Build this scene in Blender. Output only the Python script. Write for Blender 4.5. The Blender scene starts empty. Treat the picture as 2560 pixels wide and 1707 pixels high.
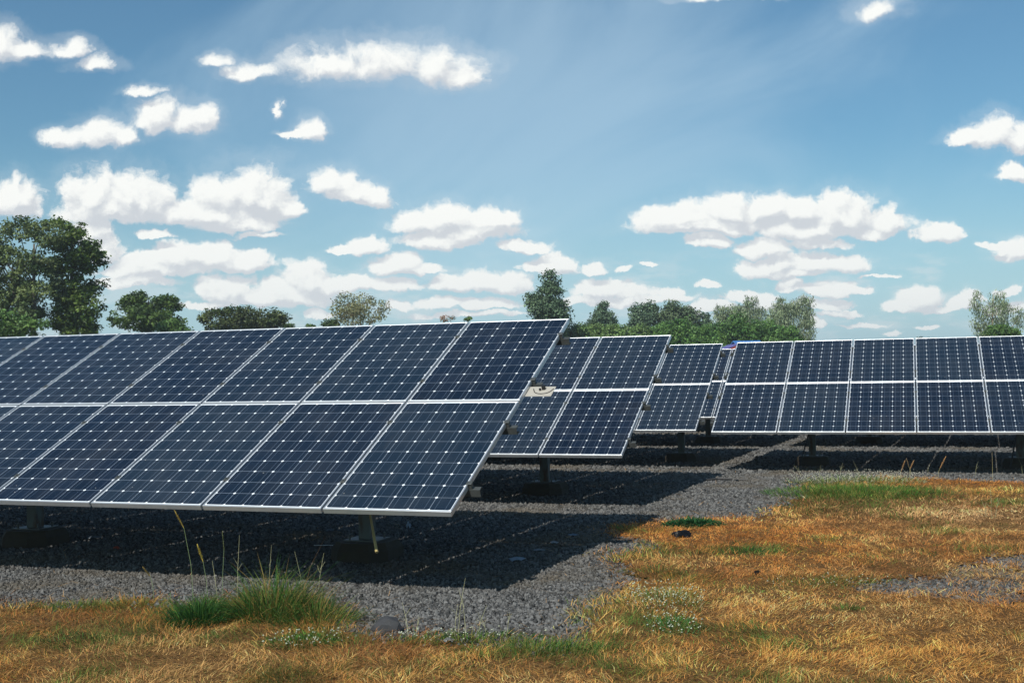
import bpy, bmesh, math, random
import numpy as np
from mathutils import Vector, Matrix

S = bpy.context.scene
COL = S.collection
random.seed(7)
RNG = np.random.default_rng(11)
rad = math.radians

# ------------------------------------------------------------------ camera
F_PX = 2888.5
PITCH, ROLL = rad(1.65), rad(-0.933)
CAM = Vector((0, 0, 1.6))
_fwd = Vector((0, math.cos(PITCH), math.sin(PITCH)))
_right = Vector((1, 0, 0)); _up = Vector((0, -math.sin(PITCH), math.cos(PITCH)))
CR = math.cos(ROLL) * _right + math.sin(ROLL) * _up
CU = -math.sin(ROLL) * _right + math.cos(ROLL) * _up
cam_d = bpy.data.cameras.new('camera'); cam = bpy.data.objects.new('camera', cam_d); COL.objects.link(cam)
cam.matrix_world = Matrix(((CR.x, CU.x, -_fwd.x, CAM.x), (CR.y, CU.y, -_fwd.y, CAM.y), (CR.z, CU.z, -_fwd.z, CAM.z), (0, 0, 0, 1)))
cam_d.sensor_width = 36; cam_d.lens = 36 * F_PX / 2560; cam_d.clip_end = 3000; cam_d.clip_start = 0.1
S.camera = cam

def ray(px, py):
    return CR * ((px - 1280) / F_PX) - CU * ((py - 853.5) / F_PX) + _fwd

def at(px, py, Y):
    """real point that lies Y metres away (along +y)"""
    d = ray(px, py)
    return CAM + d * (Y / d.y)

def gnd(px, py, z=0.0):
    d = ray(px, py)
    return CAM + d * ((z - CAM.z) / d.z)

# ------------------------------------------------------------------ exposure, sun
S.view_settings.view_transform = 'Standard'; S.view_settings.look = 'None'
S.view_settings.exposure = 0.28; S.view_settings.gamma = 1.0; S.view_settings.use_curve_mapping = False
S.cycles.use_denoising = True
HAZE_D = 0.0007
S.cycles.max_bounces = 6; S.cycles.diffuse_bounces = 2; S.cycles.glossy_bounces = 3; S.cycles.transparent_max_bounces = 6
YAW = rad(-19.29)
UU = Vector((math.cos(YAW), math.sin(YAW), 0)); HH = Vector((-math.sin(YAW), math.cos(YAW), 0))
SUNV = (UU * -0.17 + HH * -1.1 + Vector((0, 0, 1))).normalized()
sun_d = bpy.data.lights.new('sun', 'SUN'); sun = bpy.data.objects.new('sun', sun_d); COL.objects.link(sun)
sun_d.energy = 4.4; sun_d.angle = rad(0.53); sun_d.color = (1.0, 0.94, 0.84)
sun.rotation_euler = SUNV.to_track_quat('Z', 'Y').to_euler(); sun.location = (0, -5, 12)
SUN_EL = math.asin(SUNV.z); SUN_ROT = math.atan2(SUNV.x, SUNV.y)

# ------------------------------------------------------------------ node helper
class NT:
    def __init__(s, tree): s.t = tree; s.n = tree.nodes; s.l = tree.links
    def new(s, typ, **kw):
        n = s.n.new(typ)
        for k, v in kw.items(): setattr(n, k, v)
        return n
    def link(s, a, b): s.l.new(a, b)
    def put(s, sock, v):
        if isinstance(v, bpy.types.NodeSocket): s.l.new(v, sock)
        else: sock.default_value = v
    def math(s, op, a, b=0.0, c=None, clamp=False):
        n = s.n.new('ShaderNodeMath'); n.operation = op; n.use_clamp = clamp
        s.put(n.inputs[0], a); s.put(n.inputs[1], b)
        if c is not None: s.put(n.inputs[2], c)
        return n.outputs[0]
    def mix(s, f, a, b, blend='MIX'):
        n = s.n.new('ShaderNodeMix'); n.data_type = 'RGBA'; n.blend_type = blend
        s.put(n.inputs[0], f); s.put(n.inputs[6], a); s.put(n.inputs[7], b)
        return n.outputs[2]
    def noise(s, vec, scale, detail=3.0, rough=0.5, dist=0.0, out=0):
        n = s.n.new('ShaderNodeTexNoise')
        if vec is not None: s.put(n.inputs['Vector'], vec)
        n.inputs['Scale'].default_value = scale; n.inputs['Detail'].default_value = detail
        n.inputs['Roughness'].default_value = rough; n.inputs['Distortion'].default_value = dist
        return n.outputs[out]
    def ss(s, v, a, b, lo=0.0, hi=1.0):
        n = s.n.new('ShaderNodeMapRange'); n.interpolation_type = 'SMOOTHSTEP'
        s.put(n.inputs[0], v); n.inputs[1].default_value = a; n.inputs[2].default_value = b
        n.inputs[3].default_value = lo; n.inputs[4].default_value = hi
        return n.outputs[0]
    def vm(s, op, a, b=None, scale=None):
        n = s.n.new('ShaderNodeVectorMath'); n.operation = op
        s.put(n.inputs[0], a)
        if b is not None: s.put(n.inputs[1], b)
        if scale is not None: s.put(n.inputs['Scale'], scale)
        return n.outputs['Value'] if op in ('LENGTH', 'DOT_PRODUCT') else n.outputs[0]

# ------------------------------------------------------------------ sky with cumulus
KL = 1280 / 2334.0
LEFT = [(20,190,120,70),(130,215,130,38),(330,215,80,40),(440,290,80,40),
 (1000,280,60,26),(1130,320,110,34),(1480,290,220,75),(1740,285,260,85),(2000,305,180,75),(2110,350,100,55),
 (650,420,75,20),
 (300,615,80,34),(450,600,110,65),(560,620,90,42),(720,530,105,75),(850,550,110,60),(930,535,50,42),
 (1275,510,18,28),(1410,595,60,38),(1340,605,60,13),
 (420,880,140,105),(580,880,170,95),(660,905,110,100),(500,950,230,58),(1000,880,140,80),(1150,855,180,100),(1250,890,115,100),(950,960,270,58),(1100,1010,180,36),(1330,940,60,40),
 (1510,830,95,55),(1600,880,95,45),(1710,890,75,38),
 (60,905,125,75),
 (400,1050,80,55),(470,1130,80,70),
 (700,1068,75,18),(1180,1062,100,13),
 (640,1200,110,45),(800,1170,130,55),(960,1160,150,55),(1100,1180,140,40),(700,1230,230,32),
 (600,1290,180,30),
 (1000,1310,110,55),(1090,1305,75,58),(1250,1320,80,50),(1400,1270,95,70),(1500,1290,110,50),(1650,1290,130,45),(1800,1300,120,38),(950,1382,150,18),(1250,1350,300,45),
 (1900,1000,110,50),(2050,990,150,60),(2230,990,130,55),(2000,1090,190,36),(2150,1045,200,50),
 (1680,1110,80,35),(1560,1125,60,18),
 (1800,1200,110,45),(1920,1220,100,26),
 (2060,1290,110,45),(2200,1280,130,50),(2320,1290,100,45),
 (1820,1400,70,22),(2000,1390,110,25),(2200,1385,180,30),(1450,1420,75,26),(2150,1438,260,14)]
RIGHT = [(960,-4,170,16),(1670,40,115,48),
 (2080,620,95,42),(2200,610,110,82),(2310,640,90,70),(2310,785,75,32),
 (700,1000,130,58),(800,970,110,60),(1000,960,140,65),(1180,955,120,58),(1300,960,110,58),(880,1030,300,34),(1480,960,130,82),(1540,980,120,80),(1380,1035,230,46),(1720,1010,90,50),(1660,1060,80,22),
 (890,1102,85,30),(1140,1115,115,32),(1400,1100,130,22),
 (1130,1205,90,38),(1220,1185,60,42),(1380,1180,110,50),(1500,1195,115,38),(1280,1237,150,20),
 (1270,1300,90,35),(1450,1310,130,40),(1600,1320,60,22),(1430,1380,130,24),(1500,1420,110,14),
 (1940,1060,90,42),(2190,1107,50,13),(2310,1140,95,48),
 (60,1125,110,25),(190,1200,95,48),(360,1220,65,28),(110,1215,60,20),
 (520,1212,40,11),(620,1208,25,8),
 (370,1310,115,48),(460,1300,110,45),(560,1330,90,35),(700,1330,85,28),
 (500,1370,340,26),(730,1365,130,18),(900,1400,100,24),(890,1305,48,22),
 (1840,1350,112,56),(1770,1380,80,28),(2050,1380,80,35),(2110,1340,60,30),(1940,1408,100,18),(2290,1320,60,28),
 (1390,1465,42,28),(1750,1510,42,12),(1870,1487,50,11),(1600,1470,120,12),(1060,1350,120,30),(1150,1400,110,22),(800,1440,120,20),
 (2250,1400,120,24),(1650,1255,90,7)]
# 50 - 60 degrees up, above the picture: what the glass mirrors
PUFFS = []
for off, L in ((0, LEFT), (1280, RIGHT)):
    for (x, y, rx, ry) in L:
        d = ray(off + x * KL, y * KL)
        PUFFS.append((d.x / d.y, d.z / d.y, rx * KL / F_PX, ry * KL / F_PX))
world = bpy.data.worlds.new('World'); S.world = world; world.use_nodes = True
W = NT(world.node_tree); W.n.clear()
w_out = W.new('ShaderNodeOutputWorld')
sky = W.new('ShaderNodeTexSky', sky_type='NISHITA'); sky.sun_disc = False
sky.sun_elevation = SUN_EL; sky.sun_rotation = SUN_ROT; sky.air_density = 1.0; sky.dust_density = 1.2; sky.ozone_density = 1.0
SKY_STRENGTH = 0.070
VEIL, VEIL_C = 0.42, (6.6, 8.7, 10.2, 1)
SKY_TINT = (0.72, 1.10, 1.20, 1); HAZE_C = (6.0, 8.6, 9.9, 1)
CL_DARK, CL_LIT, CL_FAR = (7.7, 8.1, 8.6, 1), (11.9, 12.0, 11.6, 1), (9.0, 9.7, 10.0, 1)

tc = W.new('ShaderNodeTexCoord'); sep = W.new('ShaderNodeSeparateXYZ'); W.link(tc.outputs['Generated'], sep.inputs[0])
ysafe = W.math('MAXIMUM', sep.outputs[1], 0.02)
cmb = W.new('ShaderNodeCombineXYZ')
W.link(W.math('DIVIDE', sep.outputs[0], ysafe), cmb.inputs[0]); W.link(W.math('DIVIDE', sep.outputs[2], ysafe), cmb.inputs[1])
P0 = cmb.outputs[0]
SHIFT = (-0.0045, 0.0100, 0)
SOFT = (-0.03, 0.36)

def cloud_shape(P):
    """warped position (outlines billow) and small relief added to the puff field"""
    w1 = W.noise(P, 21.0, 6.0, 0.62, out=1)
    w1 = W.vm('MULTIPLY', W.vm('SUBTRACT', w1, (0.5, 0.5, 0.5)), (0.050, 0.028, 0))
    Q = W.vm('ADD', P, w1)
    bn = W.math('ABSOLUTE', W.math('SUBTRACT', W.noise(Q, 36.0, 5.0, 0.58), 0.5))
    e = W.math('MULTIPLY_ADD', bn, -1.35, 0.17)
    e = W.math('ADD', e, W.math('MULTIPLY_ADD', W.noise(Q, 80.0, 6.0, 0.66), 0.50, -0.24))
    e = W.math('ADD', e, W.math('MULTIPLY_ADD', W.noise(W.vm('MULTIPLY', P, (1.0, 1.7, 1.0)), 10.0, 5.0, 0.62), 0.80, -0.38))
    return Q, e
Q0, E0 = cloud_shape(P0)
Q1, E1 = cloud_shape(W.vm('ADD', P0, SHIFT))
# scattered cumulus over the rest of the dome
ov = W.new('ShaderNodeCombineXYZ'); zs = W.math('MAXIMUM', sep.outputs[2], 0.08)
W.link(W.math('DIVIDE', sep.outputs[0], zs), ov.inputs[0]); W.link(W.math('DIVIDE', sep.outputs[1], zs), ov.inputs[1])
a_ov = W.math('MULTIPLY', W.ss(W.noise(ov.outputs[0], 0.9, 6.0, 0.55), 0.62, 0.72), W.math('SUBTRACT', 1.0, W.ss(sep.outputs[1], 0.0, 0.3)))
# thin high veil
vrot = W.new('ShaderNodeVectorRotate', rotation_type='Z_AXIS'); W.link(P0, vrot.inputs['Vector']); vrot.inputs['Angle'].default_value = rad(-28)
vd = W.vm('LENGTH', W.vm('MULTIPLY', W.vm('SUBTRACT', P0, (0.04, 0.22, 0)), (2.6, 2.6, 0)))
veil = W.math('MULTIPLY', W.ss(W.math('SUBTRACT', W.noise(W.vm('MULTIPLY', vrot.outputs[0], (1.0, 2.2, 1.0)), 2.6, 6.0, 0.55, 0.6), W.math('MULTIPLY', vd, 0.38)), 0.10, 0.50), VEIL)
skyc = W.mix(1.0, sky.outputs[0], SKY_TINT, 'MULTIPLY')
base = W.mix(veil, skyc, VEIL_C)
base = W.mix(W.ss(sep.outputs[2], 0.0, 0.20, 0.75, 0.0), base, HAZE_C)
base = W.mix(a_ov, base, (7.0, 7.3, 7.6, 1))
def bg(col):
    n = W.new('ShaderNodeBackground'); n.inputs['Strength'].default_value = SKY_STRENGTH; W.link(col, n.inputs['Color']); return n.outputs[0]
LEAF_IN = (('Q0', 'NodeSocketVector'), ('Q1', 'NodeSocketVector'), ('E0', 'NodeSocketFloat'), ('E1', 'NodeSocketFloat'), ('Base', 'NodeSocketColor'), ('Far', 'NodeSocketFloat'), ('Low', 'NodeSocketFloat'), ('Soft', 'NodeSocketFloat'))
far_f = W.ss(sep.outputs[2], 0.0, 0.16, 0.42, 0.0)
soft_f = W.math('MULTIPLY_ADD', W.ss(sep.outputs[2], 0.10, 0.30), 0.46, 0.32)
# ragged far-off cloud field low over the horizon
low_n = W.noise(W.vm('MULTIPLY', P0, (1.0, 3.4, 1.0)), 13.0, 6.0, 0.6)
low_f = W.math('MULTIPLY', W.ss(low_n, 0.48, 0.60), W.math('MULTIPLY', W.ss(sep.outputs[2], 0.015, 0.04), W.ss(sep.outputs[2], 0.115, 0.07)))
def leaf(L):
    g = bpy.data.node_groups.new('cloud_tile', 'ShaderNodeTree')
    for nm, ty in LEAF_IN: g.interface.new_socket(nm, in_out='INPUT', socket_type=ty)
    g.interface.new_socket('Sky', in_out='OUTPUT', socket_type='NodeSocketShader')
    G = NT(g); gi = G.new('NodeGroupInput'); go = G.new('NodeGroupOutput'); I = {n: gi.outputs[n] for n, _ in LEAF_IN}
    def puffs(Q):
        cur = None
        for (cx, cz, rx, rz) in L:
            m = G.new('ShaderNodeVectorMath'); m.operation = 'MULTIPLY_ADD'
            k = 1.06 if cz < .085 else 1.22
            cz = cz - rz * .30; sx, sz = 1 / (rx * k), 1 / (rz * k * 1.28)
            G.link(Q, m.inputs[0]); m.inputs[1].default_value = (sx, sz, 0); m.inputs[2].default_value = (-cx * sx, -cz * sz, 0)
            ln = G.vm('LENGTH', G.vm('MAXIMUM', m.outputs[0], G.vm('MULTIPLY', m.outputs[0], (-1, -1.75, 0))))
            cur = ln if cur is None else G.math('SMOOTH_MIN', cur, ln, 0.15)
        return G.math('SUBTRACT', 1.0, cur)
    base_ = G.mix(G.math('MULTIPLY', I['Low'], .4), I['Base'], CL_FAR)
    if L:
        D0 = G.math('ADD', puffs(I['Q0']), I['E0']); D1 = G.math('ADD', puffs(I['Q1']), I['E1'])
        al = G.new('ShaderNodeMapRange'); al.interpolation_type = 'SMOOTHSTEP'; G.link(D0, al.inputs[0]); al.inputs[1].default_value = -0.04; G.link(I['Soft'], al.inputs[2])
        alpha = G.math('MAXIMUM', al.outputs[0], G.math('MULTIPLY', G.ss(D0, -0.50, 0.15), G.math('MULTIPLY', I['Soft'], 0.20)))
        lit = G.ss(G.math('ADD', G.math('SUBTRACT', D0, D1), G.math('MULTIPLY', D0, -0.14)), -0.42, 0.30)
        ccol = G.mix(I['Far'], G.mix(lit, CL_DARK, CL_LIT), CL_FAR)
        base_ = G.mix(G.math('MULTIPLY', alpha, 0.98), base_, ccol)
    n = G.new('ShaderNodeBackground'); n.inputs['Strength'].default_value = SKY_STRENGTH; G.link(base_, n.inputs['Color'])
    G.link(n.outputs[0], go.inputs[0])
    w = W.new('ShaderNodeGroup'); w.node_tree = g
    for nm, v in zip((n for n, _ in LEAF_IN), (Q0, Q1, E0, E1, base, far_f, low_f, soft_f)): W.link(v, w.inputs[nm])
    return w.outputs[0]
EMPTY = []
plain = bg(base)
psep = W.new('ShaderNodeSeparateXYZ'); W.link(P0, psep.inputs[0])
def tile(x0, x1, z0, z1, L):
    L = [p for p in L if x0 - .034 < p[0] + p[2] * 1.95 and p[0] - p[2] * 1.95 < x1 + .034 and z0 - .03 < p[1] + p[3] * 2.1 and p[1] - p[3] * 1.9 < z1 + .022]
    if not L:
        if not EMPTY: EMPTY.append(leaf([]))
        return EMPTY[0]
    if len(L) <= 10 or (x1 - x0 < .12 and z1 - z0 < .06): return leaf(L)
    m = W.new('ShaderNodeMixShader')
    if (x1 - x0) > (z1 - z0) * 1.6:
        c = (x0 + x1) / 2; W.link(W.math('GREATER_THAN', psep.outputs[0], c), m.inputs[0])
        A, B = tile(x0, c, z0, z1, L), tile(c, x1, z0, z1, L)
    else:
        c = (z0 + z1) / 2; W.link(W.math('GREATER_THAN', psep.outputs[1], c), m.inputs[0])
        A, B = tile(x0, x1, z0, c, L), tile(x0, x1, c, z1, L)
    W.link(A, m.inputs[1]); W.link(B, m.inputs[2]); return m.outputs[0]
inside = W.math('MULTIPLY', W.math('GREATER_THAN', sep.outputs[1], 0.3),
                W.math('MULTIPLY', W.math('LESS_THAN', W.math('ABSOLUTE', psep.outputs[0]), 0.56),
                       W.math('LESS_THAN', W.math('ABSOLUTE', W.math('SUBTRACT', psep.outputs[1], .17)), 0.21)))
mm = W.new('ShaderNodeMixShader'); W.link(inside, mm.inputs[0]); W.link(plain, mm.inputs[1]); W.link(tile(-.56, .56, -.04, .38, PUFFS), mm.inputs[2])
W.link(mm.outputs[0], w_out.inputs[0])
world.cycles.sampling_method = 'NONE'

# ------------------------------------------------------------------ materials
def mat(name, build=None, **kw):
    m = bpy.data.materials.new(name); m.use_nodes = True
    t = NT(m.node_tree); b = m.node_tree.nodes['Principled BSDF']
    for k, v in kw.items(): b.inputs[k.replace('_', ' ')].default_value = v
    if build: build(t, b)
    return m
def rgb(r, g, b): return (r, g, b, 1)

def _glass(t, b):
    uv = t.new('ShaderNodeUVMap').outputs[0]
    sp = t.new('ShaderNodeSeparateXYZ'); t.link(uv, sp.inputs[0])
    mx, my = 0.0150, 0.0215
    cx = t.math('DIVIDE', t.math('SUBTRACT', sp.outputs[0], mx), (0.993 - 2 * mx) / 6)
    cy = t.math('DIVIDE', t.math('SUBTRACT', sp.outputs[1], my), (1.64 - 2 * my) / 10)
    fx = t.math('ABSOLUTE', t.math('SUBTRACT', t.math('FRACT', cx), 0.5))
    fy = t.math('ABSOLUTE', t.math('SUBTRACT', t.math('FRACT', cy), 0.5))
    gapx = t.math('GREATER_THAN', fx, 0.4885); gapy = t.math('GREATER_THAN', fy, 0.4895)
    dia = t.math('GREATER_THAN', t.math('ADD', fx, fy), 0.915)
    out = t.math('MAXIMUM', t.math('MAXIMUM', t.math('LESS_THAN', cx, 0), t.math('GREATER_THAN', cx, 6)),
                 t.math('MAXIMUM', t.math('LESS_THAN', cy, 0), t.math('GREATER_THAN', cy, 10)))
    white = t.math('MAXIMUM', dia, out)
    bar = t.math('LESS_THAN', t.math('ABSOLUTE', t.math('SUBTRACT', fx, 0.245)), 0.0075)
    cell_id = t.new('ShaderNodeCombineXYZ'); t.link(t.math('FLOOR', cx), cell_id.inputs[0]); t.link(t.math('FLOOR', cy), cell_id.inputs[1])
    oi = t.new('ShaderNodeObjectInfo'); t.link(t.math('MULTIPLY', oi.outputs['Random'], 57.0), cell_id.inputs[2])
    wn = t.new('ShaderNodeTexWhiteNoise'); t.link(cell_id.outputs[0], wn.inputs['Vector'])
    cell = t.mix(wn.outputs['Value'], rgb(.0035, .0080, .0185), rgb(.0055, .0118, .027))
    cell = t.mix(oi.outputs['Random'], cell, rgb(.0055, .0150, .030))
    bus = t.mix(bar, cell, rgb(.075, .10, .14))
    gap = t.mix(t.math('MAXIMUM', gapx, gapy), bus, rgb(.19, .225, .275))
    c = t.mix(white, gap, rgb(.74, .78, .82))
    # thin uneven film of dust and a few specks
    geo = t.new('ShaderNodeNewGeometry')
    dn = t.noise(geo.outputs['Position'], 1.7, 6.0, 0.65)
    st = t.noise(t.vm('MULTIPLY', uv, (9.0, .8, 1.0)), 2.0, 5.0, 0.6); dust = t.math('ADD', t.ss(dn, 0.35, 0.8, 0.0, 0.03), t.math('ADD', t.ss(st, .5, .8, 0, .02), t.math('MULTIPLY', oi.outputs['Random'], .008)))
    sp2 = t.new('ShaderNodeTexVoronoi'); sp2.inputs['Scale'].default_value = 5.0; t.link(geo.outputs['Position'], sp2.inputs['Vector'])
    speck = t.math('LESS_THAN', sp2.outputs['Distance'], 0.028)
    c = t.mix(t.math('ADD', dust, t.math('MULTIPLY', speck, .55)), c, rgb(.42, .40, .36))
    t.link(c, b.inputs['Base Color'])
    t.put(b.inputs['Roughness'], t.math('ADD', 0.07, t.math('MULTIPLY', dn, 0.09)))
    b.inputs['IOR'].default_value = 1.36
M_GLASS = mat('solar_glass', _glass)
def _alu(t, b):
    geo = t.new('ShaderNodeNewGeometry')
    n = t.noise(geo.outputs['Position'], 6.0, 5.0, 0.6)
    t.link(t.mix(t.ss(n, .35, .75), rgb(.66, .69, .72), rgb(.52, .56, .60)), b.inputs['Base Color'])
    t.put(b.inputs['Roughness'], t.math('ADD', .30, t.math('MULTIPLY', n, .2)))
M_ALU = mat('anodised_aluminium', _alu, Metallic=0.8)
def _galv(t, b):
    geo = t.new('ShaderNodeNewGeometry')
    n = t.noise(geo.outputs['Position'], 14.0, 6.0, 0.65)
    t.link(t.mix(n, rgb(.05, .058, .058), rgb(.13, .14, .138)), b.inputs['Base Color'])
M_GALV = mat('galvanised_steel', _galv, Metallic=0.5, Roughness=0.5)
def _post(t, b):
    geo = t.new('ShaderNodeNewGeometry')
    n = t.noise(t.vm('MULTIPLY', geo.outputs['Position'], (9, 9, 2.2)), 1.6, 6.0, 0.65)
    t.link(t.mix(t.ss(n, .45, .68), rgb(.10, .125, .12), rgb(.07, .038, .018)), b.inputs['Base Color'])
M_POST = mat('weathered_steel_post', _post, Metallic=0.2, Roughness=0.6)
M_BLACK = mat('black_rubber', None, Base_Color=rgb(.012, .012, .013), Roughness=.5)
def _conc(t, b):
    geo = t.new('ShaderNodeNewGeometry')
    n = t.noise(geo.outputs['Position'], 7.0, 8.0, 0.7)
    t.link(t.mix(n, rgb(.018, .015, .011), rgb(.055, .044, .030)), b.inputs['Base Color'])
    bp = t.new('ShaderNodeBump'); bp.inputs['Strength'].default_value = .5; bp.inputs['Distance'].default_value = .02
    t.link(n, bp.inputs['Height']); t.link(bp.outputs[0], b.inputs['Normal'])
M_CONC = mat('dark_brown_concrete', _conc, Roughness=.95)  # very dark brown all over, mottled by noise

# ------------------------------------------------------------------ mesh helpers
def tag(o, label=None, cat=None, group=None, kind=None):
    if label: o['label'] = label
    if cat: o['category'] = cat
    if group: o['group'] = group
    if kind: o['kind'] = kind
    return o
def empty(name, loc, label, cat, group=None, rot=0):
    o = bpy.data.objects.new(name, None); COL.objects.link(o); o.location = loc; o.rotation_euler = (0, 0, rot)
    o.empty_display_size = .2
    return tag(o, label, cat, group)
def link(name, me, parent=None, loc=(0, 0, 0), rot=None):
    o = bpy.data.objects.new(name, me); COL.objects.link(o)
    if parent is not None: o.parent = parent
    o.location = loc
    if rot is not None: o.rotation_euler = rot
    return o
def np_mesh(name, verts, faces_quads=None, faces_tris=None, material=None, cols=None, smooth=False):
    """verts (n,3); quads (m,4); tris (k,3); cols per-vertex (n,3)"""
    me = bpy.data.meshes.new(name)
    verts = np.asarray(verts, dtype=np.float32)
    q = np.zeros((0, 4), np.int32) if faces_quads is None else np.asarray(faces_quads, np.int32)
    t = np.zeros((0, 3), np.int32) if faces_tris is None else np.asarray(faces_tris, np.int32)
    me.vertices.add(len(verts)); me.vertices.foreach_set('co', verts.ravel())
    nl = q.size + t.size; me.loops.add(nl)
    me.loops.foreach_set('vertex_index', np.concatenate([q.ravel(), t.ravel()]))
    me.polygons.add(len(q) + len(t))
    st = np.concatenate([np.arange(len(q)) * 4, q.size + np.arange(len(t)) * 3]).astype(np.int32)
    me.polygons.foreach_set('loop_start', st)
    me.update(calc_edges=True); me.validate()
    if smooth: me.polygons.foreach_set('use_smooth', np.ones(len(me.polygons), bool))
    if cols is not None:
        a = me.color_attributes.new('tint', 'FLOAT_COLOR', 'POINT')
        c4 = np.ones((len(verts), 4), np.float32); c4[:, :3] = cols
        a.data.foreach_set('color', c4.ravel())
    if material is not None: me.materials.append(material)
    return me
class MB:
    def __init__(s): s.bm = bmesh.new()
    def box(s, x0, x1, y0, y1, z0, z1, M=None, bevel=0):
        vs = [s.bm.verts.new(Vector((x, y, z)) if M is None else M @ Vector((x, y, z))) for x in (x0, x1) for y in (y0, y1) for z in (z0, z1)]
        fs = [s.bm.faces.new([vs[i] for i in f]) for f in ((0,1,3,2),(4,6,7,5),(0,4,5,1),(2,3,7,6),(0,2,6,4),(1,5,7,3))]
        if bevel:
            es = {e for f in fs for e in f.edges}
            bmesh.ops.bevel(s.bm, geom=list(es), offset=bevel, segments=1, affect='EDGES')
        return s
    def tube(s, pts, radii, seg=7, cap=True):
        rings = []
        pts = [Vector(p) for p in pts]
        for i, p in enumerate(pts):
            d = (pts[min(i + 1, len(pts) - 1)] - pts[max(i - 1, 0)])
            if d.length < 1e-9: d = Vector((0, 0, 1))
            d.normalize(); a = Vector((0, 0, 1)).cross(d)
            if a.length < 1e-3: a = Vector((1, 0, 0))
            a.normalize(); bb = d.cross(a); r = radii[i] if hasattr(radii, '__len__') else radii
            rings.append([s.bm.verts.new(p + (a * math.cos(2 * math.pi * k / seg) + bb * math.sin(2 * math.pi * k / seg)) * r) for k in range(seg)])
        for A, B in zip(rings, rings[1:]):
            for k in range(seg): s.bm.faces.new([A[k], A[(k + 1) % seg], B[(k + 1) % seg], B[k]])
        if cap:
            s.bm.faces.new(rings[0][::-1]); s.bm.faces.new(rings[-1])
        return s
    def mesh(s, name, m, smooth=False):
        bmesh.ops.recalc_face_normals(s.bm, faces=s.bm.faces)
        me = bpy.data.meshes.new(name); s.bm.to_mesh(me); s.bm.free(); me.materials.append(m)
        if smooth:
            for p in me.polygons: p.use_smooth = True
        return me

def vnoise(x, y, seed=0, octaves=4, freq=1.0, gain=0.5):
    out = np.zeros_like(x, dtype=float); amp = 1.0; tot = 0
    for o in range(octaves):
        r = np.random.default_rng(seed + o * 17); g = r.random((64, 64))
        fx, fy = x * freq, y * freq; ix, iy = np.floor(fx).astype(int), np.floor(fy).astype(int)
        tx, ty = fx - ix, fy - iy; tx = tx * tx * (3 - 2 * tx); ty = ty * ty * (3 - 2 * ty)
        a = g[ix % 64, iy % 64]; b = g[(ix + 1) % 64, iy % 64]; c = g[ix % 64, (iy + 1) % 64]; d = g[(ix + 1) % 64, (iy + 1) % 64]
        out += amp * ((a * (1 - tx) + b * tx) * (1 - ty) + (c * (1 - tx) + d * tx) * ty); tot += amp
        amp *= gain; freq *= 2.03
    return out / tot

# ------------------------------------------------------------------ ground
LAWN = [(-40, 9.3), (-9, 8.9), (-6, 8.75), (-4.6, 8.6), (-3.77, 8.5), (-3.44, 8.32), (-3.22, 8.21), (-2.81, 8.49), (-2.67, 8.52), (-2.43, 8.31), (-1.88, 8.41), (-1.45, 8.23), (-1.22, 7.74), (-1.13, 7.43), (-0.83, 7.24), (-0.6, 7.17), (-0.23, 7.12), (0.02, 7.0), (0.19, 6.8), (0.38, 6.95), (0.35, 7.37), (0.48, 7.83), (0.63, 8.35), (0.82, 8.76), (0.93, 9.02), (0.81, 9.34), (0.77, 10.17), (0.97, 10.38), (1.22, 10.64), (1.19, 11.05), (0.93, 11.29), (0.94, 11.97), (1.1, 12.3), (1.6, 12.47), (1.96, 12.66), (2.64, 12.71), (2.86, 13.4), (3.4, 14.12), (3.82, 15.57), (4.09, 16.09), (4.64, 16.53), (5.67, 17.32), (5.75, 16.86), (6.42, 16.34), (6.98, 15.88), (9, 15.2), (14, 13.6), (40, 5), (40, -30), (-40, -30)]
POCKET = [(2.5, 8.5), (2.88, 8.75), (3.41, 9.01), (3.92, 9.63), (4.6, 9.95), (4.8, 8.4), (3.9, 7.9), (3.16, 7.86), (3.0, 8.15), (2.6, 8.3)]
LP = np.array(LAWN); PK = np.array(POCKET)
def inpoly(P, x, y):
    c = np.zeros(len(x), bool); n = len(P)
    for i in range(n):
        x1, y1 = P[i]; x2, y2 = P[(i + 1) % n]
        m = ((y1 > y) != (y2 > y)); 
        with np.errstate(divide='ignore', invalid='ignore'):
            xi = (x2 - x1) * (y - y1) / (y2 - y1 if y2 != y1 else 1e-9) + x1
        c ^= m & (x < xi)
    return c
def lawn_at(x, y):
    jx = x + (vnoise(x, y, 3, 3, 3.0) - .5) * .30; jy = y + (vnoise(x, y, 9, 3, 3.0) - .5) * .5
    a = inpoly(LP, jx, jy)
    pk = inpoly(PK, jx, jy) & (vnoise(x * 0.8, y * 3.0, 31, 3, 1.5) < .60)
    return a & ~pk

def _gravel_bed(t, b):
    geo = t.new('ShaderNodeNewGeometry'); P = geo.outputs['Position']
    v = t.new('ShaderNodeTexVoronoi'); v.inputs['Scale'].default_value = 26; t.link(P, v.inputs['Vector'])
    c = t.mix(v.outputs['Distance'], rgb(.085, .088, .094), rgb(.02, .02, .022))
    n = t.noise(P, .9, 5, .6)
    c = t.mix(t.ss(n, .45, .75, 0, .5), c, rgb(.07, .055, .036))
    far = t.new('ShaderNodeSeparateXYZ'); t.link(P, far.inputs[0])
    grass = t.mix(t.noise(P, .12, 5, .6), rgb(.10, .085, .03), rgb(.05, .075, .02))
    c = t.mix(t.ss(far.outputs[1], 38, 44), c, grass)
    t.link(c, b.inputs['Base Color'])
    bp = t.new('ShaderNodeBump'); bp.inputs['Strength'].default_value = 1; bp.inputs['Distance'].default_value = .03
    t.link(t.math('SUBTRACT', 1.0, v.outputs['Distance']), bp.inputs['Height']); t.link(bp.outputs[0], b.inputs['Normal'])
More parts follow.
